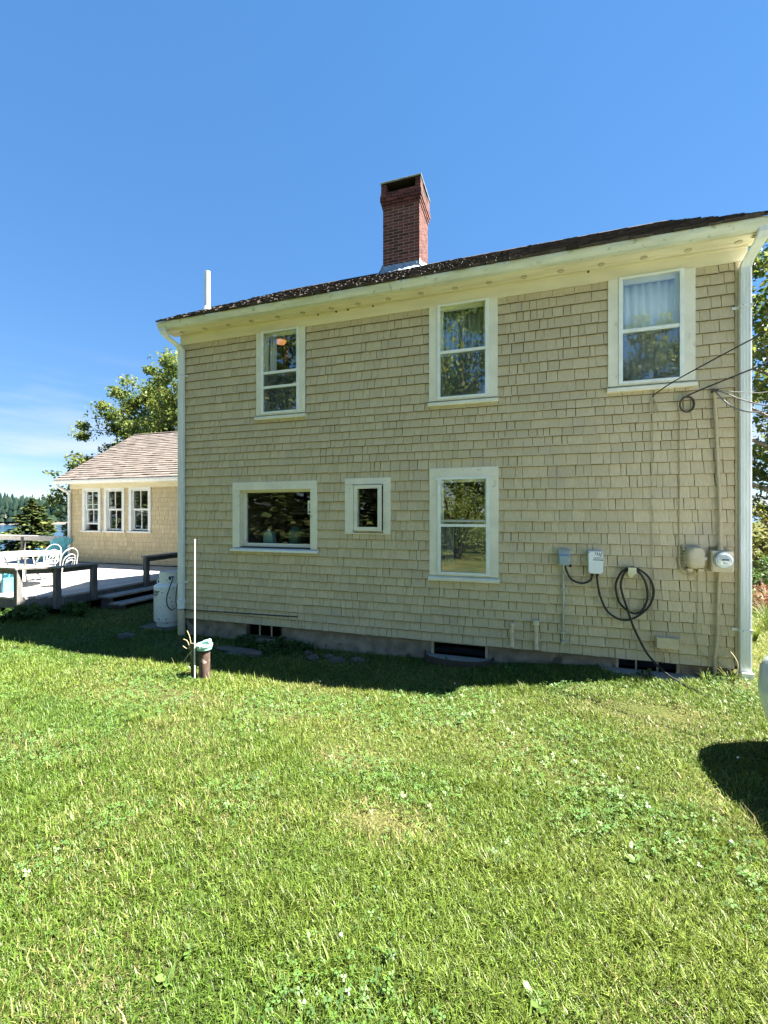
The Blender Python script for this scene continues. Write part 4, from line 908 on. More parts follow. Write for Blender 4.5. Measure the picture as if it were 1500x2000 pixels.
# ------------------------------------------------------------------ deck furniture
def M4(loc, rz, s=1): return Matrix.Translation(loc) @ Matrix.Rotation(rz, 4, 'Z') @ Matrix.Scale(s, 4)
def tf(mb, M): mb.v = [tuple(M @ Vector(v)) for v in mb.v]; return mb
def patio_chair(loc, rz, lab):
    M = M4(loc, rz, .86); o = thing('patio_chair', lab, 'chair', loc, 'white metal patio chairs')
    tf(MB().lathe([(.20,.425),(.215,.43),(.215,.445),(.20,.45)], (0,0,0), 24), M).build('seat', 'chair_white', o, smooth=True)
    for a in (45,135,225,315):
        c, s = math.cos(R(a)), math.sin(R(a)); tf(MB().tube(spline([(c*.17,s*.17,.43),(c*.19,s*.19,.25),(c*.25,s*.25,0)], 4), .011, 8), M).build('leg', 'chair_white', o, smooth=True)
    for r_, h, y in ((.215,.92,-.22),(.15,.78,-.215),(.085,.64,-.21)):
        pts = [(-r_,y*.8,.44)]+[(-r_*math.cos(t), y-.07*math.sin(t), h-r_+r_*math.sin(t)) for t in np.linspace(0, math.pi, 12)]+[(r_,y*.8,.44)]
        tf(MB().tube(pts, .010, 8), M).build('back_hoop', 'chair_white', o, smooth=True)
    pts = [(-.20,-.16,.68),(-.27,0,.66),(-.26,.13,.63),(-.21,.16,.45)]
    for s in (1,-1): tf(MB().tube(spline([(s*p[0],p[1],p[2]) for p in pts], 4), .010, 8), M).build('arm', 'chair_white', o, smooth=True)
    return o
patio_chair((-9.22,6.52,DZ), R(95), 'white metal patio chair with hooped back right of the table')
patio_chair((-10.45,7.05,DZ), R(200), 'white metal patio chair behind the table')
t = thing('patio_table', 'white oval patio table on the deck', 'table', (-10.0,6.25,DZ))
MB().lathe([(.60,.655),(.66,.66),(.66,.69),(.60,.695)], (-10.0,6.25,DZ), 36).build('top', 'chair_white', t, smooth=True)
for a in (45,135,225,315):
    c, s = math.cos(R(a)), math.sin(R(a)); MB().tube(spline([(-10+c*.3,6.25+s*.3,DZ+.655),(-10+c*.22,6.25+s*.22,DZ+.35),(-10+c*.42,6.25+s*.42,DZ)], 5), .017, 8).build('leg', 'chair_white', t, smooth=True)
def adirondack(loc, rz, lab):
    M = M4(loc, rz, .82); o = thing('adirondack_chair', lab, 'chair', loc)
    for k in range(6): tf(MB().bar((-.27+k*.108,-.22,.24),(-.30+k*.12,-.62,.98-.02*abs(k-2.5)**1.6),.10,.02,(0,1,.5)), M).build('back_slat', 'turquoise', o)
    for k in range(6): tf(MB().bar((-.28,.36-k*.11,.36-.022*k),(.28,.36-k*.11,.36-.022*k),.10,.02), M).build('seat_slat', 'turquoise', o)
    for s in (-1,1):
        tf(MB().bar((s*.30,.42,.34),(s*.30,-.60,.06),.03,.11), M).build('side_rail', 'turquoise', o)
        tf(MB().box(s*.33-.012,s*.33+.012,.30,.40,0,.52), M).build('leg', 'turquoise', o)
        tf(MB().box(s*.34-.07,s*.34+.07,-.36,.45,.521,.545), M).build('arm', 'turquoise', o)
    return o
adirondack((-14.0,9.64,DZ), R(80), 'turquoise slatted chair at the wing corner')
o = thing('deck_bench', 'low turquoise bench behind the deck rail', 'bench', (-9.75,5.72,DZ))
B('seat_slat', 'turquoise', o, -10.4,-9.42,5.58,5.70,.50,.53); B('seat_slat', 'turquoise', o, -10.4,-9.42,5.72,5.86,.50,.53); B('leg', 'turquoise', o, -9.52,-9.47,5.6,5.84,DZ,.499); B('leg', 'turquoise', o, -10.3,-10.25,5.6,5.84,DZ,.499)

# ------------------------------------------------------------------ propane tank
tx, ty, tz = -5.70, 5.80, -.2; TRr = .235
tank = thing('propane_tank', 'white propane tank with chipped paint beside the left downspout', 'tank', (tx,ty,tz))
prof = [(.17,.0),(.18,.05)]
prof = [(.20,.07),(.225,.085),(TRr,.12),(TRr,.64)]+[(TRr*math.cos(a), .64+.085*math.sin(a)) for a in np.linspace(.1, 1.35, 9)]
MB().lathe(prof, (tx,ty,tz), 48).build('body', 'tank_white', tank, smooth=True)
MB().lathe([(.19,0),(.195,.01),(.195,.085),(.18,.085)], (tx,ty,tz), 32).build('foot_ring', 'tank_white', tank, smooth=True)
# collar with two hand slots
vs, fs = [], []; N = 64; rc = .155; zA, zB, zC, zD = tz+.70, tz+.765, tz+.82, tz+.885
for zz in (zA, zB, zC, zD):
    for r_ in (rc, rc-.006): vs += [(tx+r_*math.cos(2*math.pi*k/N), ty+r_*math.sin(2*math.pi*k/N), zz) for k in range(N)]
slot = lambda k: any(abs(((360*k/N+2.8)-c+180) % 360-180) < 20 for c in (-32, 148))
for lay in range(3):
    for k in range(N):
        k2 = (k+1) % N; a = lay*2*N
        if lay == 1 and slot(k):
            fs += [(a+k, a+k2, a+N+k2, a+N+k), (a+2*N+k, a+2*N+k2, a+3*N+k2, a+3*N+k)]; continue
        fs += [(a+k, a+k2, a+2*N+k2, a+2*N+k), (a+N+k2, a+N+k, a+3*N+k, a+3*N+k2)]
for k in range(N): k2 = (k+1) % N; fs.append((6*N+k, 6*N+k2, 7*N+k2, 7*N+k))
MB().add(vs, fs).build('collar', 'tank_white', tank, smooth=True)
MB().tube([(tx-.165+.035*math.cos(t), ty-.06, tz+.715+.035*math.sin(t)) for t in np.linspace(0, 2*math.pi, 20)[:-1]], .008, 8, closed=True).build('lifting_lug', 'tank_white', tank, smooth=True)
MB().tube([(tx,ty,tz+.72),(tx,ty,tz+.84)], .022, 12).tube([(tx-.03,ty,tz+.80),(tx+.10,ty-.02,tz+.80)], .014, 8).build('valve', 'rust', tank, smooth=True)
MB().tube(spline([(tx+.10,ty-.02,tz+.80),(tx+.19,ty-.14,tz+.76),(tx+.20,ty-.20,tz+.66),(tx+.165,ty-.225,tz+.50),(tx+.18,ty-.22,tz+.36),(tx+.26,ty-.21,tz+.30),(tx+.40,ty-.30,tz+.36)], 6), .0085, 8).build('hose', 'black', tank, smooth=True)
lt = MB()
def wrap(v, f, x0, z0, sx_=1.0, sz_=1.0):
    lt.add([(tx+(TRr+.0012)*math.cos(a), ty+(TRr+.0012)*math.sin(a), z0+p[1]*sz_) for p in v for a in [R(x0)+p[0]*sx_/TRr]], f)
v, f = text_mesh('Foster', .088, .0022, .18); wrap(v, f, -141, tz+.555)
def strip(a0, a1, z0, z1):
    n_ = 12; vv = [(i/n_*(a1-a0), 0) for i in range(n_+1)]+[(i/n_*(a1-a0), z1-z0) for i in range(n_+1)]
    wrap(vv, [(i, i+1, n_+2+i, n_+1+i) for i in range(n_)], a0, z0, sx_=R(1)*TRr)
strip(-141, -92, tz+.532, tz+.545); strip(-139, -94, tz+.516, tz+.527)
for k in range(8): strip(-139+k*5.2, -135.6+k*5.2, tz+.487, tz+.498)
lt.build('lettering', 'ink', tank)
tag(B('paver', 'stone', None, -6.05, -5.35, 5.45, 6.15, -.235, -.196, bevel=.01), 'concrete paver under the propane tank', 'paver')

# ------------------------------------------------------------------ well casing, rod, stakes, stones
wx, wy, wz = -3.40, 3.95, float(gz(-3.40,3.95))-.03
wc = thing('well_casing', 'rusty well casing pipe with teal cap on the lawn', 'well', (wx,wy,wz))
MB().lathe([(.058,0),(.060,.02),(.060,.33)], (wx,wy,wz), 28).build('casing', 'rust', wc, smooth=True)
MB().lathe([(.066,.32),(.066,.34)], (wx,wy,wz), 28).build('gasket', 'black', wc, smooth=True)
MB().lathe([(.072,.3405),(.078,.345),(.082,.375),(.088,.38),(.088,.40),(.078,.408),(.02,.412)], (wx,wy,wz), 28).build('cap', 'teal_cap', wc, smooth=True)
MB().obox((wx+.042,wy-.01,wz+.43), ((1,.2,.3),(-.2,1,0),(-.3,0,1)), (.045,.032,.022)).build('conduit_hub', 'teal_cap', wc, bevel=.014)
for a in (0,90,180,270): MB().lathe([(.007,0),(.007,.018)], (wx+.092*math.cos(R(a+10)),wy+.092*math.sin(R(a+10)),wz+.375), 6).build('bolt', 'galv', wc)
o = MB().tube([(-3.455,3.865,-.16),(-3.470,3.885,1.37)], [.0085,.0075], 10).build('marker_rod', 'white_rod', None, smooth=True); tag(o, 'tall thin white rod standing in front of the well casing', 'rod')
o = MB().obox((-3.505,3.90,.03), ((1,.2,0),(-.2,1,.05),(0,-.05,1)), (.026,.014,.20)).build('wooden_stake', 'dead_wood', None, bevel=.004); tag(o, 'short rotten wooden stake left of the well casing', 'stake')
o = thing('dead_stalk', 'bare dry stalks beside the wooden stake', 'plant', (-3.52,3.9,-.12))
for pts in ([(-3.51,3.89,.12),(-3.55,3.9,.28),(-3.58,3.89,.36)], [(-3.51,3.88,.1),(-3.56,3.88,.24),(-3.61,3.87,.27)], [(-3.50,3.88,.15),(-3.565,3.87,.08),(-3.60,3.86,.02)], [(-3.52,3.88,.2),(-3.56,3.87,.17),(-3.60,3.85,.20)]):
    MB().tube(spline(pts, 4), [.004]*9, 5).build('stem', 'straw', o)
def rock(loc, r, lab, seed, m='stone', flat=.5):
    rg = np.random.default_rng(seed); vs, fs = [], []; nu, nv = 10, 6
    for j in range(nv+1):
        ph = math.pi*j/nv
        for i in range(nu):
            th = 2*math.pi*i/nu; k = 1+.22*math.sin(th*2+seed)+.12*rg.standard_normal()
            vs.append((loc[0]+r[0]*math.sin(ph)*math.cos(th)*k, loc[1]+r[1]*math.sin(ph)*math.sin(th)*k, loc[2]+r[2]*math.cos(ph)))
    for j in range(nv):
        for i in range(nu): fs.append((j*nu+i, j*nu+(i+1) % nu, j*nu+nu+(i+1) % nu, j*nu+nu+i))
    return tag(MB().add(vs, fs).build('stone', m, None, smooth=True), lab, 'stone')
rock((-3.7,4.95,-.195), (.42,.14,.04), 'flat grey stepping stone behind the well casing', 3)
rock((-5.72,4.98,-.19), (.17,.10,.06), 'small flat stone in the shaded grass near the tank', 5)
for k, (x, y, s) in enumerate(((-2.62,5.02,.09),(-2.45,5.12,.07),(-2.28,5.0,.10),(-2.05,5.10,.08),(-2.78,5.18,.06))):
    rock((x,y,-.19), (s,s*.7,s*.5), ['leftmost rubble stone near the barred basement window','tiny rubble stone behind its neighbours at the wall','largest rubble stone in the bare patch by the wall','rightmost rubble stone in the bare patch','small rubble stone close to the barred basement window'][k], 11+k, 'stone')

# ------------------------------------------------------------------ car (only its front corner and shadow enter the picture)
car = thing('parked_car', 'white car parked at the right edge, nose towards the house', 'car', (2.33, 1.7, 0))
CXM, HWD = 2.33, .905; YN, YT = 3.86, -.45
sec = [  # y, half width factor, bottom z, shoulder z (side top), top z (hood/deck)
 (3.86,.55,.30,.52,.56),(3.83,.72,.22,.58,.64),(3.74,.86,.19,.64,.72),(3.58,.95,.18,.69,.77),(3.35,.99,.18,.73,.82),(2.95,1,.18,.79,.89),(2.5,1,.18,.85,.95),(1.9,1,.18,.90,.97),(1.2,1,.18,.92,.97),(.6,1,.18,.93,.97),(.1,.99,.19,.94,.98),(-.2,.95,.22,.93,.98),(-.38,.86,.28,.88,.94),(-.45,.74,.34,.82,.88)]
vs, fs = [], []; prof_n = 12
for y, k, zb, zs, zt in sec:
    hw = HWD*k; half = [(.80,zb),(.93,zb+.03),(.985,zb+.14),(1.0,zb+(zs-zb)*.55),(.985,zs-.05),(.94,zs),(.80,zs+(zt-zs)*.6),(.55,zs+(zt-zs)*.9),(0,zt)]
    ring = [(-a*hw, z) for a, z in half]+[(a*hw, z) for a, z in half[-2::-1]]
    vs += [(CXM+a, y, z) for a, z in ring]; prof_n = len(ring)
for i in range(len(sec)-1):
    for k in range(prof_n):
        fs.append((i*prof_n+k, i*prof_n+(k+1) % prof_n, (i+1)*prof_n+(k+1) % prof_n, (i+1)*prof_n+k))
fs += [tuple(range(prof_n)), tuple(range((len(sec)-1)*prof_n, len(sec)*prof_n))]
body = MB().add(vs, fs).build('body', 'car_paint', car, smooth=True)
cab = [(2.05,.78,.93,.935),(1.70,.76,.94,1.14),(1.2,.72,.95,1.38),(.8,.70,.95,1.42),(.45,.70,.96,1.42),(.05,.71,.96,1.34),(-.25,.74,.96,1.05)]
vs, fs = [], []
for y, k, zb, zt in cab:
    vs += [(CXM+HWD*s*q, y, z) for s, q, z in ((-1,k*1.2,zb-.06),(-1,k*1.12,zb+.3*(zt-zb)),(-1,k,zt-.05),(-1,k*.8,zt),(1,k*.8,zt),(1,k,zt-.05),(1,k*1.12,zb+.3*(zt-zb)),(1,k*1.2,zb-.06))]
for i in range(len(cab)-1):
    for k in range(8): fs.append((i*8+k, i*8+(k+1) % 8, i*8+8+(k+1) % 8, i*8+8+k))
fs += [tuple(range(8)), tuple(range(len(cab)*8-8, len(cab)*8))]
MB().add(vs, fs).build('window_glass', 'car_trim', car, smooth=True)
vs, fs = [], []
for y, k, zb, zt in cab[2:6]: vs += [(CXM+HWD*q, y, z) for q, z in ((-k*1.01,zt-.06),(-k*.8,zt+.008),(0,zt+.014),(k*.8,zt+.008),(k*1.01,zt-.06))]
for i in range(3):
    for k in range(4): fs.append((i*5+k, i*5+k+1, i*5+6+k, i*5+5+k))
r_ = MB().add(vs, fs).build('roof_panel', 'car_paint', car, smooth=True); s_ = r_.modifiers.new('thickness', 'SOLIDIFY'); s_.thickness = .012
for s in (-1,1):
    for y in (2.95, .28):
        wh = MB().lathe([(.20,-.10),(.30,-.105),(.325,-.08),(.33,0),(.325,.08),(.30,.105),(.20,.10)], (CXM+s*(HWD-.115),y,.325), 32, 'x').build('wheel', 'rubber', car, smooth=True)
        MB().lathe([(.06,.09),(.20,.108),(.215,.104)], (CXM+s*(HWD-.115),y,.325), 24, 'x').lathe([(.215,-.104),(.20,-.108),(.06,-.09)], (CXM+s*(HWD-.115),y,.325), 24, 'x').build('rim', 'rim', wh, smooth=True)
    MB().lathe([(.02,-.07),(.07,-.06),(.085,0),(.07,.05),(.02,.06)], (CXM+s*(HWD+.06),1.55,1.01), 14, 'x').build('mirror', 'car_paint', car, smooth=True)
    MB().prism([(CXM+s*.50,3.80),(CXM+s*.84,3.60),(CXM+s*.85,3.40),(CXM+s*.66,3.64),(CXM+s*.50,3.72)], .60, .70, 'z').build('headlight', 'meter_glass', car, bevel=.01)
MB().box(CXM-.55, CXM+.55, 3.80, 3.868, .24, .36).build('grille', 'car_trim', car, bevel=.01)
MB().box(CXM-.26, CXM+.26, 3.862, 3.872, .42, .53).build('number_plate', 'white_paint', car)

car.rotation_euler.z = R(12); car.location = (2.707, 1.914, 0)     # parked at a slight angle

# ------------------------------------------------------------------ vegetation
def leaf_quads(C, size, up=.5, aspect=.55, rg=RNG):
    """one four-cornered leaf at each centre"""
    n = len(C); N = rg.standard_normal((n,3)); N[:,2] += up*1.6; N /= np.linalg.norm(N, axis=1)[:,None]
    T = rg.standard_normal((n,3)); T -= (T*N).sum(1)[:,None]*N; T /= np.linalg.norm(T, axis=1)[:,None]; S = np.cross(N, T)
    s = size*(.6+.8*rg.random(n))[:,None]
    V = np.stack([C-T*s*.55, C+S*s*aspect*.5+N*s*.08, C+T*s*.55-N*s*.1, C-S*s*aspect*.5+N*s*.08], 1)
    return V.reshape(-1,3), np.arange(n*4).reshape(-1,4)
def crown_points(centers, radii, n, rg=RNG, shell=.5):
    k = rg.integers(0, len(centers), n); d = rg.standard_normal((n,3)); d /= np.linalg.norm(d, axis=1)[:,None]
    r = rg.random(n)**shell; return centers[k]+d*(r*radii[k])[:,None]*np.array([1,1,.72])
def tree(name, base, h, spread, seed, lab, leaf='leaf_oak', n=9000, size=.16, cat='tree', group=None, trunk_r=None, bole=.28, bark='bark', clump=.13, lean=(0,0), limbs=16):
    rg = np.random.default_rng(seed); rd = random.Random(seed)
    o = thing(name, lab, cat, base, group); bx, by, bz = base; tr = trunk_r or h*.022
    mb = MB(); P = [Vector((bx+lean[0]*t*h+.05*h*math.sin(t*3+seed)*.3, by+lean[1]*t*h+.03*h*math.cos(t*4+seed)*.3, bz-.2+t*h*.93)) for t in np.linspace(0,1,9)]
    mb.tube(P, [tr*(1-.88*t)+.004 for t in np.linspace(0,1,9)], 9)
    cs, rs = [], []
    for i in range(limbs):
        t = bole+(1-bole)*(i+.5)/limbs; a = i*2.4+rd.uniform(-.4,.4); q = t*8; k = min(int(q), 7); s = P[k].lerp(P[k+1], q-k)
        prof = math.sin(math.pi*min(1, .18+.82*(t-bole)/(1-bole)))**.7
        L = spread*prof*rd.uniform(.75,1.15)+.04*h*.5; rise = rd.uniform(.15,.55)*L
        e = s+Vector((math.cos(a)*L, math.sin(a)*L, rise)); m = s.lerp(e,.5)+Vector((0,0,.12*L))
        pts = spline([s, m, e], 5); mb.tube(pts, [tr*.38*(1-t)*(1-.8*j/(len(pts)-1))+.006 for j in range(len(pts))], 6)
        for f in (.45,.7,.95):
            c = s.lerp(e, f)+Vector((rd.gauss(0,.09*spread), rd.gauss(0,.09*spread), rd.gauss(.05,.07)*spread)); cs.append(c); rs.append(spread*clump*2*rd.uniform(.7,1.35)*(1.1 if f > .6 else .85))
            for b in range(2):
                c2 = c+Vector((rd.gauss(0,1),rd.gauss(0,1),rd.gauss(0,.6)))*spread*.19; cs.append(c2); rs.append(spread*clump*1.3*rd.uniform(.6,1.3)); mb.tube([c, c.lerp(c2,.9)], [.012*h/8,.004], 4)
    mb.build('trunk', bark, o, smooth=True)
    V, F = leaf_quads(crown_points(np.array([tuple(c) for c in cs]), np.array(rs), n, rg), size, rg=rg)
    fast_mesh('crown', V, [F], leaf, o); return o
def bush(name, base, r, h, seed, lab, leaf='leaf_shrub', n=1500, size=.07, group=None, cat='shrub', aspect=.5):
    rg = np.random.default_rng(seed); rd = random.Random(seed); o = thing(name, lab, cat, base, group); mb = MB(); cs, rs = [], []
    for i in range(10):
        a = rd.uniform(0, 6.28); q = rd.uniform(.2,1)**.6; e = Vector((base[0]+math.cos(a)*r*q, base[1]+math.sin(a)*r*q, base[2]+h*rd.uniform(.35,.95)*(1.1-.45*q)))
        s = Vector((base[0]+rd.gauss(0,.05*r), base[1]+rd.gauss(0,.05*r), base[2]-.05)); mb.tube(spline([s, s.lerp(e,.5)+Vector((0,0,.1*h)), e], 3), [.012*h+.003]*6+[.003], 5)
        for f in (.6,.95): cs.append(tuple(s.lerp(e,f))); rs.append(max(r,h)*rd.uniform(.2,.36))
    mb.build('stem', 'bark', o)
    V, F = leaf_quads(crown_points(np.array(cs), np.array(rs), n, rg), size, aspect=aspect, rg=rg); V[:,2] = np.maximum(V[:,2], base[2]+.005)
    fast_mesh('foliage', V, [F], leaf, o); return o
def spruce(base, h, r, seed, lab, leaf='needle', n_wh=16, name='spruce_tree', group=None, dens=1.0):
    rg = np.random.default_rng(seed); rd = random.Random(seed); o = thing(name, lab, 'tree', base, group); mb = MB(); C = []; D = []
    mb.tube([(base[0],base[1],base[2]-.3),(base[0]+.01*h,base[1],base[2]+h*.5),(base[0],base[1],base[2]+h)], [h*.022,h*.014,.01], 8)
    for w_ in range(n_wh):
        t = .10+.88*w_/(n_wh-1); L0 = r*(1-t)**.8+.05*h*.3
        for b in range(7):
            a = b*.9+w_*.55+rd.uniform(-.2,.2); L = L0*rd.uniform(.6,1.2); z = base[2]+t*h+rd.uniform(-.02,.02)*h
            e = Vector((base[0]+math.cos(a)*L, base[1]+math.sin(a)*L, z-.10*L+.12*L*t)); s = Vector((base[0],base[1],z+.02*h))
            mb.tube([s, s.lerp(e,.5)-Vector((0,0,.05*L)), e], [.006*h*(1-t)+.004,.004*h*(1-t)+.003,.003], 4)
            k = int(max(8, 62*L/r)*dens); f = rg.random(k)**.7; base_p = np.array(s)[None]*(1-f)[:,None]+np.array(e)[None]*f[:,None]
            side = np.array([-math.sin(a), math.cos(a), 0]); off = rg.standard_normal(k)*.16*L*(1.1-.7*f)
            C.append(base_p+side[None]*off[:,None]+np.c_[np.zeros(k),np.zeros(k),rg.standard_normal(k)*.02*h-.04*L*f]); D.append(np.repeat([[math.cos(a),math.sin(a),-.15]], k, 0)+side[None]*(np.sign(off)*.8)[:,None])
    mb.build('trunk', 'bark', o); C = np.concatenate(C); D = np.concatenate(D); D /= np.linalg.norm(D,axis=1)[:,None]; n = len(C)
    S = np.cross(D, np.array([[0,0,1.]])+rg.standard_normal((n,3))*.4); S /= np.linalg.norm(S,axis=1)[:,None]; L = (r*.105*(.5+1.0*rg.random(n)))[:,None]; W = L*.26
    V = np.stack([C-D*L*.5, C+S*W, C+D*L*.6, C-S*W], 1).reshape(-1,3); fast_mesh('crown', V, [np.arange(n*4).reshape(-1,4)], leaf, o); return o
# left: oak-like trees behind the wing
tree('broadleaf_tree', (-21.9,20.5,-1.2), 10.9, 3.6, 21, 'leafy tree rising behind the wing roof', leaf='leaf_light', n=30000, size=.17, clump=.105, bole=.22, limbs=20)
tree('broadleaf_tree', (-17.4,20.5,-1.0), 11.6, 4.0, 22, 'tall leafy tree behind the left downspout', leaf='leaf_light', n=30000, size=.17, clump=.11, bole=.3, limbs=20)
tree('broadleaf_tree', (-27.2,21.0,-2.2), 7.4, 2.4, 23, 'small dark tree tip showing at the wing roof edge', n=5000, size=.22, clump=.14)
# seaward spruces and shrubs
spruce((-40.3,26.0,-4.4), 7.0, 4.0, 31, 'spreading spruce by the water beyond the deck', n_wh=19, dens=2.4)
bush('shore_shrub', (-37.0,27.0,-4.6), 3.0, 4.6, 33, 'yellow-green shrub beside the spreading spruce', 'leaf_gold', 3500, .32)
bush('shore_shrub', (-33.5,25.5,-3.9), 2.6, 3.6, 34, 'dark green shrub near the wing corner', 'leaf_shrub', 2600, .3)
bush('shore_shrub', (-38.5,22.0,-4.4), 2.4, 2.6, 35, 'low green shrub in front of the water', 'leaf_shrub', 2200, .26)
# right of the house
tree('broadleaf_tree', (6.5,14.6,0), 9.6, 2.6, 41, 'slender leafy tree right of the house', leaf='leaf_light', n=11000, size=.16, bole=.2, bark='pale_bark', limbs=18)
tree('broadleaf_tree', (8.6,17.5,0), 8.2, 3.0, 42, 'second leafy tree farther behind at the right edge', leaf='leaf_oak', n=9000, size=.18, bole=.12, bark='pale_bark')
bush('garden_shrub', (5.7,12.6,0), 1.0, 2.3, 43, 'tall golden-green shrub below the slender tree', 'leaf_gold', 3000, .10)
bush('garden_shrub', (4.5,10.4,0), .85, 1.15, 44, 'dense green garden shrub behind the right downspout', 'leaf_shrub', 2600, .08)
bush('garden_shrub', (3.75,8.95,0), .45, .55, 45, 'reddish low garden plant beside the right downspout', 'leaf_red', 1200, .05)
bush('garden_shrub', (6.6,11.4,0), 1.1, 1.6, 46, 'bright green garden shrub at the right edge', 'leaf_light', 2600, .09)
def grass_clump(loc, n, L, seed, lab, m='leaf_gold'):
    rg = random.Random(seed); mb = MB()
    for i in range(n):
        a = rg.uniform(0,6.28); l = L*rg.uniform(.6,1.1); b = rg.uniform(.3,.8); w = .007*rg.uniform(.7,1.4); ca_, sa_ = math.cos(a), math.sin(a); pts = []
        for t in (0,.35,.7,1.0): pts.append((loc[0]+ca_*(.03+b*l*t*t), loc[1]+sa_*(.03+b*l*t*t), loc[2]+l*(t-.45*b*t*t*t)*(1-.25*b)))
        vs = []
        for j, p in enumerate(pts): k = w*(1-.3*j); vs += [(p[0]-sa_*k,p[1]+ca_*k,p[2]),(p[0]+sa_*k,p[1]-ca_*k,p[2])]
        mb.add(vs, [(0,1,3,2),(2,3,5,4),(4,5,7,6)])
    return tag(mb.build('grass_clump', m), lab, 'plant')
grass_clump((3.25,7.7,0), 90, .55, 1, 'arching green day lily clump beside the downspout', 'leaf_light')
grass_clump((4.3,8.0,0), 70, .5, 2, 'arching grass clump at the far right garden edge', 'leaf_light')
grass_clump((2.75,6.9,0), 60, .45, 3, 'small light grass clump behind the downspout foot', 'leaf_light')
grass_clump((1.86,5.14,0), 24, .19, 4, 'tuft of tall grass at the foot of the conduit', 'leaf_light')
grass_clump((1.66,5.1,0), 20, .15, 5, 'tuft of grass right of the pale window well', 'leaf_light')
for k, pts in enumerate((((1.93,5.22,0),(1.95,5.2,.14),(1.93,5.21,.22),(1.90,5.23,.27)),)):
    tag(MB().tube(spline(pts, 5), .005, 6).build('dry_stalk', 'straw', None, smooth=True), 'dry bent stalk at the right house corner', 'plant')
# low plants in the shade
for k, (x, y, r, h, lab) in enumerate(((-8.75,5.0,.30,.28,'leafy weeds under the deck front post'),(-8.2,5.25,.32,.34,'leafy weeds at the chamfered deck corner'),(-7.75,5.75,.30,.30,'leafy weeds left of the deck steps'),(-3.75,5.15,.22,.16,'low weeds left below the barred basement window'),(-3.3,5.18,.24,.18,'low weeds below the barred basement window'),(-2.95,5.2,.2,.15,'low weeds right of the barred basement window'))):
    bush('weed_plant', (x,y,float(gz(x,y))), r, h, 60+k, lab, 'leaf_shrub', 700 if k < 3 else 500, .07 if k < 3 else .045, group='weeds in the house shade', cat='plant')
bush('weed_plant', (-.95,5.22,-.17), .05, .10, 71, 'tiny weed growing in the dark window well', 'leaf_shrub', 40, .04, cat='plant')
bush('weed_plant', (1.12,5.17,-.1), .10, .16, 72, 'small leafy weed in the pale window well', 'leaf_shrub', 90, .045, cat='plant')
# behind the photographer: what the panes mirror
tree('broadleaf_tree', (5.3,-12.0,0), 10.8, 2.6, 81, 'round-headed tree behind the photographer mirrored in the right upstairs window', n=7000, size=.2, bole=.3)
tree('broadleaf_tree', (-3.4,-11.0,0), 14.5, 4.4, 82, 'large tree behind the photographer mirrored in the middle upstairs window', leaf='leaf_light', n=22000, size=.24, bole=.1, clump=.17)
tree('broadleaf_tree', (-14.0,-12.5,0), 17.5, 5.0, 83, 'large tree behind the photographer mirrored in the left upstairs window', n=16000, size=.28, bole=.1, clump=.17)
spruce((-12.6,-9.0,0), 10, 4.2, 84, 'big spruce behind the photographer mirrored in the picture window', dens=1.0)
spruce((-7.2,-9.5,0), 9, 3.6, 85, 'spruce behind the photographer mirrored in the casement', dens=1.0)
bush('willow_shrub', (-2.5,-5.6,0), 1.5, 3.3, 86, 'narrow-leaved shrub behind the photographer mirrored in the lower sash window', 'leaf_light', 5000, .16, aspect=.25)
bush('willow_shrub', (-.6,-8.0,0), 1.6, 2.4, 87, 'lower shrub behind the photographer', 'leaf_oak', 2500, .14)
spruce((-18,-14,0), 13, 5, 88, 'tallest spruce behind the photographer at the lawn edge', dens=.8)

spruce((-24.5,-1.0,-.1), 11, 4.2, 91, 'spruce at the left lawn edge mirrored in the wing windows', dens=.9)
spruce((-21.5,-5.5,0), 12, 4.4, 92, 'second spruce at the left lawn edge', dens=.9)
spruce((-29.0,2.5,-1.5), 11, 4.4, 93, 'spruce at the left shore slope', dens=.9)
tree('broadleaf_tree', (-26.5,-6.5,0), 11, 4.2, 94, 'broad tree closing the left lawn edge', n=8000, size=.28, bole=.1, clump=.16)

# ------------------------------------------------------------------ lawn
def blocked(x, y):
    b = (x > XL-.06) & (x < XR+.06) & (y > YW-.01)
    b |= (x < DX1-.02) & (y > DY0+.15+.5*np.clip(x+8.6,0,.5))
    b |= ((x+.83)**2/.40**2+(y-YW)**2/.26**2 < 1) | ((x-1.24)**2/.48**2+(y-YW)**2/.33**2 < 1)
    b |= ((x+3.62)**2/.42**2+(y-4.92)**2/.14**2 < 1) | (np.hypot(x-wx, y-wy) < .07) | ((x > -6.05) & (x < -5.35) & (y > 5.45) & (y < 6.15))
    b |= (x < -7.3) & (x > DX1) & (y > 6.3) & (y < 8.1)
    return b
def scatter(n, x0, x1, y0, y1, rg): return rg.uniform(x0, x1, n), rg.uniform(y0, y1, n)
def bare(x, y):
    """worn places: 1 = bare"""
    q = np.zeros_like(x)
    for cx, cy, rx, ry in ((-3.1,3.35,.55,.16),(-2.05,3.3,.25,.12),(.95,4.25,.42,.16),(-2.4,5.05,.7,.18),(-4.6,5.0,.5,.25),(2.0,5.05,.2,.15),(-.75,2.25,.25,.15),(-1.2,2.8,.25,.12)):
        q = np.maximum(q, np.exp(-((x-cx)/rx)**2-((y-cy)/ry)**2))
    return q
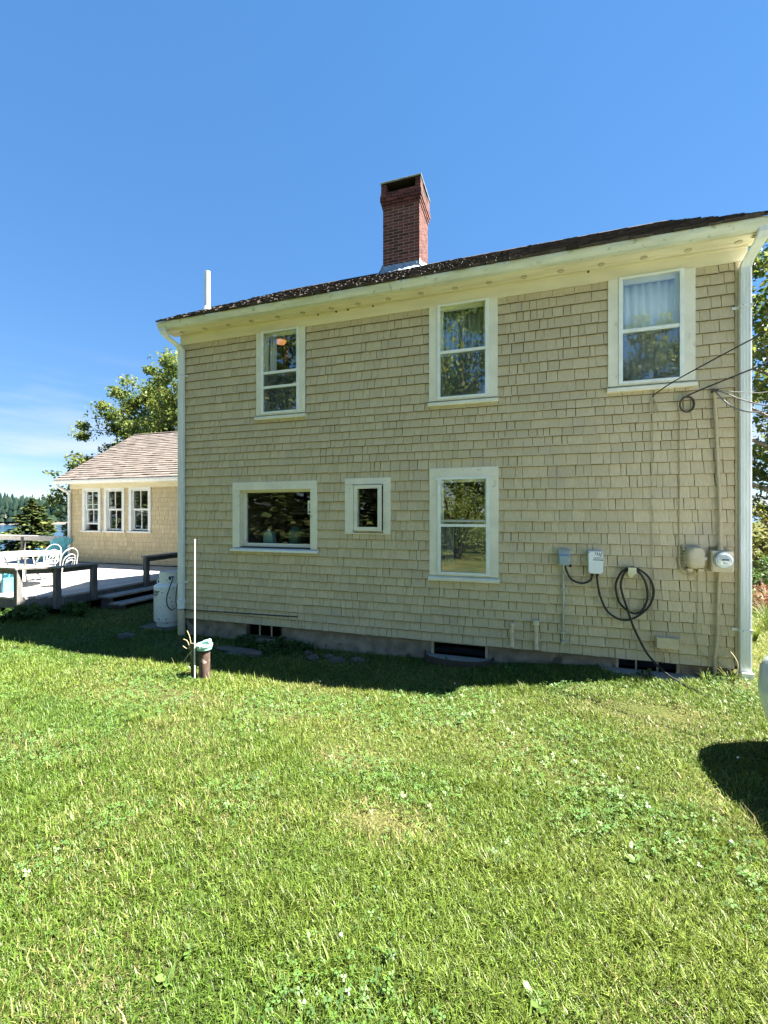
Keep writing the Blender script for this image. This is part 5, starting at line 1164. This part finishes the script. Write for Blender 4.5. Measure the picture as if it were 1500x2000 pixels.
def lawn():
    rg = np.random.default_rng(5); X, Y = [], []
    for n, box in ((330000,(-4.6,1.7,.7,2.9)), (270000,(-8.0,4.2,2.6,5.6)), (70000,(-12,-5.0,2.6,7.6)), (40000,(2.0,6.0,4.5,10.5))):
        x, y = scatter(n, *box, rg); X.append(x); Y.append(y)
    x, y = np.concatenate(X), np.concatenate(Y)
    # only where the lens or a step to the side could see it
    d = -x*.3156+y*.949; u = (x*.949+y*.3156)/np.maximum(d,.05)
    k = ~blocked(x,y) & (d > .75) & (np.abs(u) < 1.15) & (rg.random(len(x)) > .85*bare(x,y)); x, y, d = x[k], y[k], d[k]; n = len(x)
    n1, n2, n3 = noise2(x,y,.55,1), noise2(x,y,.16,2), noise2(x,y,1.7,3)
    L = (.020+.032*rg.random(n))*(.75+.6*n1)*(1+.5*(n2 > .72)); tall = rg.random(n) < .008; L[tall] *= 2.0; L *= 1-.5*bare(x,y)
    W = (.0027+.0021*rg.random(n))*(1+.22*np.clip(d-1.5,0,5))*(.7+.3*rg.random(n))
    a = rg.uniform(0, 2*np.pi, n)+1.4*(noise2(x,y,.3,4)-.5); lean = np.abs(rg.normal(.95,.45,n)); lean = np.clip(lean, .05, 1.45)
    wide = rg.random(n) < .04; W[wide] *= 2.0
    dx, dy = np.cos(a), np.sin(a); z = gz(x,y)-.004
    P0 = np.stack([x,y,z],1); D = np.stack([dx,dy,np.zeros(n)],1); S = np.stack([-dy,dx,np.zeros(n)],1)
    h1 = L*.55; P1 = P0+D*(np.sin(lean*.55)*h1)[:,None]; P1[:,2] += np.cos(lean*.55)*h1
    h2 = L*.55; P2 = P1+D*(np.sin(lean*1.15)*h2)[:,None]; P2[:,2] += np.cos(lean*1.15)*h2
    w = W[:,None]; V = np.stack([P0-S*w*.5, P0+S*w*.5, P1+S*w*.42, P1-S*w*.42, P2], 1).reshape(-1,3)
    b = np.arange(n)*5
    F4 = np.stack([b,b+1,b+2,b+3],1); F3 = np.stack([b+3,b+2,b+4],1)
    g1, g2, gy, st = np.array([.068,.142,.017]), np.array([.145,.205,.028]), np.array([.205,.238,.04]), np.array([.33,.29,.12])
    t = np.clip(.30*rg.random(n)+.55*n3+.35*n1-.1,0,1)[:,None]; col = g1*(1-t)+g2*t
    q = (np.clip(n2*.8+n3*.7-.55,0,1)*rg.random(n))[:,None]*.9; col = col*(1-q)+gy*q
    dry = (rg.random(n) < .015+.38*np.clip(noise2(x,y,.65,9)-.60,0,1)*2+.7*bare(x,y)); col[dry] = st*(.5+.6*rg.random(dry.sum()))[:,None]
    col *= (.40+1.02*rg.random(n))[:,None]
    o = fast_mesh('lawn_grass', V, [F4, F3], 'grass', None, np.repeat(col, 5, 0)); tag(o, 'sunlit mown lawn grass in front of the house', 'grass', kind='stuff')
    # clover
    n = 42000; x, y = scatter(n, -6.5, 3.2, .8, 5.2, rg); d = -x*.3156+y*.949; u = (x*.949+y*.3156)/np.maximum(d,.05)
    k = ~blocked(x,y) & (d > .75) & (np.abs(u) < 1.1) & (noise2(x,y,.5,21)+.35*noise2(x,y,1.6,22) > .62+.3*rg.random(n)); x, y = x[k], y[k]; n = len(x)
    z = gz(x,y)+.018+.03*rg.random(n); C = np.stack([x,y,z],1); s = .0055+.004*rg.random(n); a0 = rg.uniform(0,6.28,n); VV = []; tilt = rg.normal(0,.35,(n,2))
    for j in range(3):
        a = a0+j*2.094
        def P(r, da): 
            px_, py_ = np.cos(a+da)*r*s, np.sin(a+da)*r*s; return np.stack([x+px_, y+py_, z+px_*tilt[:,0]+py_*tilt[:,1]],1)
        VV.append(np.stack([P(.15,0), P(1.1,-.62), P(1.75,-.28), P(1.75,.28), P(1.1,.62)],1))
    V = np.concatenate(VV,0).reshape(-1,3); m = len(V)//5; F = np.arange(m*5).reshape(-1,5)
    c = np.array([.085,.17,.032])*(.7+.7*rg.random(n))[:,None]; c[:,2] += .02*rg.random(n); c = np.tile(c,(3,1))
    o = fast_mesh('clover', V, [F], 'grass', None, np.repeat(c,5,0)); tag(o, 'small round clover leaves in patches across the lawn', 'clover', kind='stuff')
    # broad-leaved weeds: rosettes of dandelion and plantain
    mbv, mbf, cols = [], [], []; o_ = 0; cnt = 0
    while cnt < 330:
        x, y = rg.uniform(-5.5,2.8), rg.uniform(.9,5.0); d = -x*.3156+y*.949
        if blocked(np.array([x]),np.array([y]))[0] or d < .9 or noise2(np.array([x]),np.array([y]),.7,31)[0] < .48: continue
        cnt += 1; z = float(gz(x,y)); s = rg.uniform(.02,.038)
        for j in range(rg.integers(3,8)):
            a = rg.uniform(0,6.28); ca_, sa_ = math.cos(a), math.sin(a); l = s*rg.uniform(.7,1.3); w = l*rg.uniform(.18,.34); up = rg.uniform(.25,.95)
            c = np.array([.095,.165,.036])*rg.uniform(.7,1.2)
            for t, ww in ((0,.15),(.35,.8),(.7,1.0),(1.0,.12)):
                h = z+.008+l*up*(t-.45*t*t); X0, Y0 = x+ca_*l*t, y+sa_*l*t
                mbv += [(X0-sa_*w*ww,Y0+ca_*w*ww,h+.12*w),(X0,Y0,h),(X0+sa_*w*ww,Y0-ca_*w*ww,h+.12*w)]; cols += [c,c*1.15,c]
            for i in range(3): mbf += [(o_+i*3,o_+i*3+1,o_+i*3+4,o_+i*3+3),(o_+i*3+1,o_+i*3+2,o_+i*3+5,o_+i*3+4)]
            o_ += 12
    o = fast_mesh('lawn_weeds', np.array(mbv), [np.array(mbf)], 'grass', None, np.array(cols)); tag(o, 'broad-leaved dandelion and plantain rosettes in the lawn', 'weeds', kind='stuff')
lawn()
fl = MB()
for k in range(9):
    x, y = random.uniform(-4.5,2.4), random.uniform(1.2,4.6)
    if not blocked(np.array([x]),np.array([y]))[0]: fl.lathe([(.003,-.006),(.0075,-.002),(.0075,.004),(.003,.008)], (x,y,float(gz(x,y))+.045), 6)
tag(fl.build('clover_flowers', 'chair_white'), 'scattered small white clover heads in the lawn', 'flowers', kind='stuff')
print('objects', len(bpy.data.objects), 'tris', sum(len(m.polygons) for m in bpy.data.meshes))
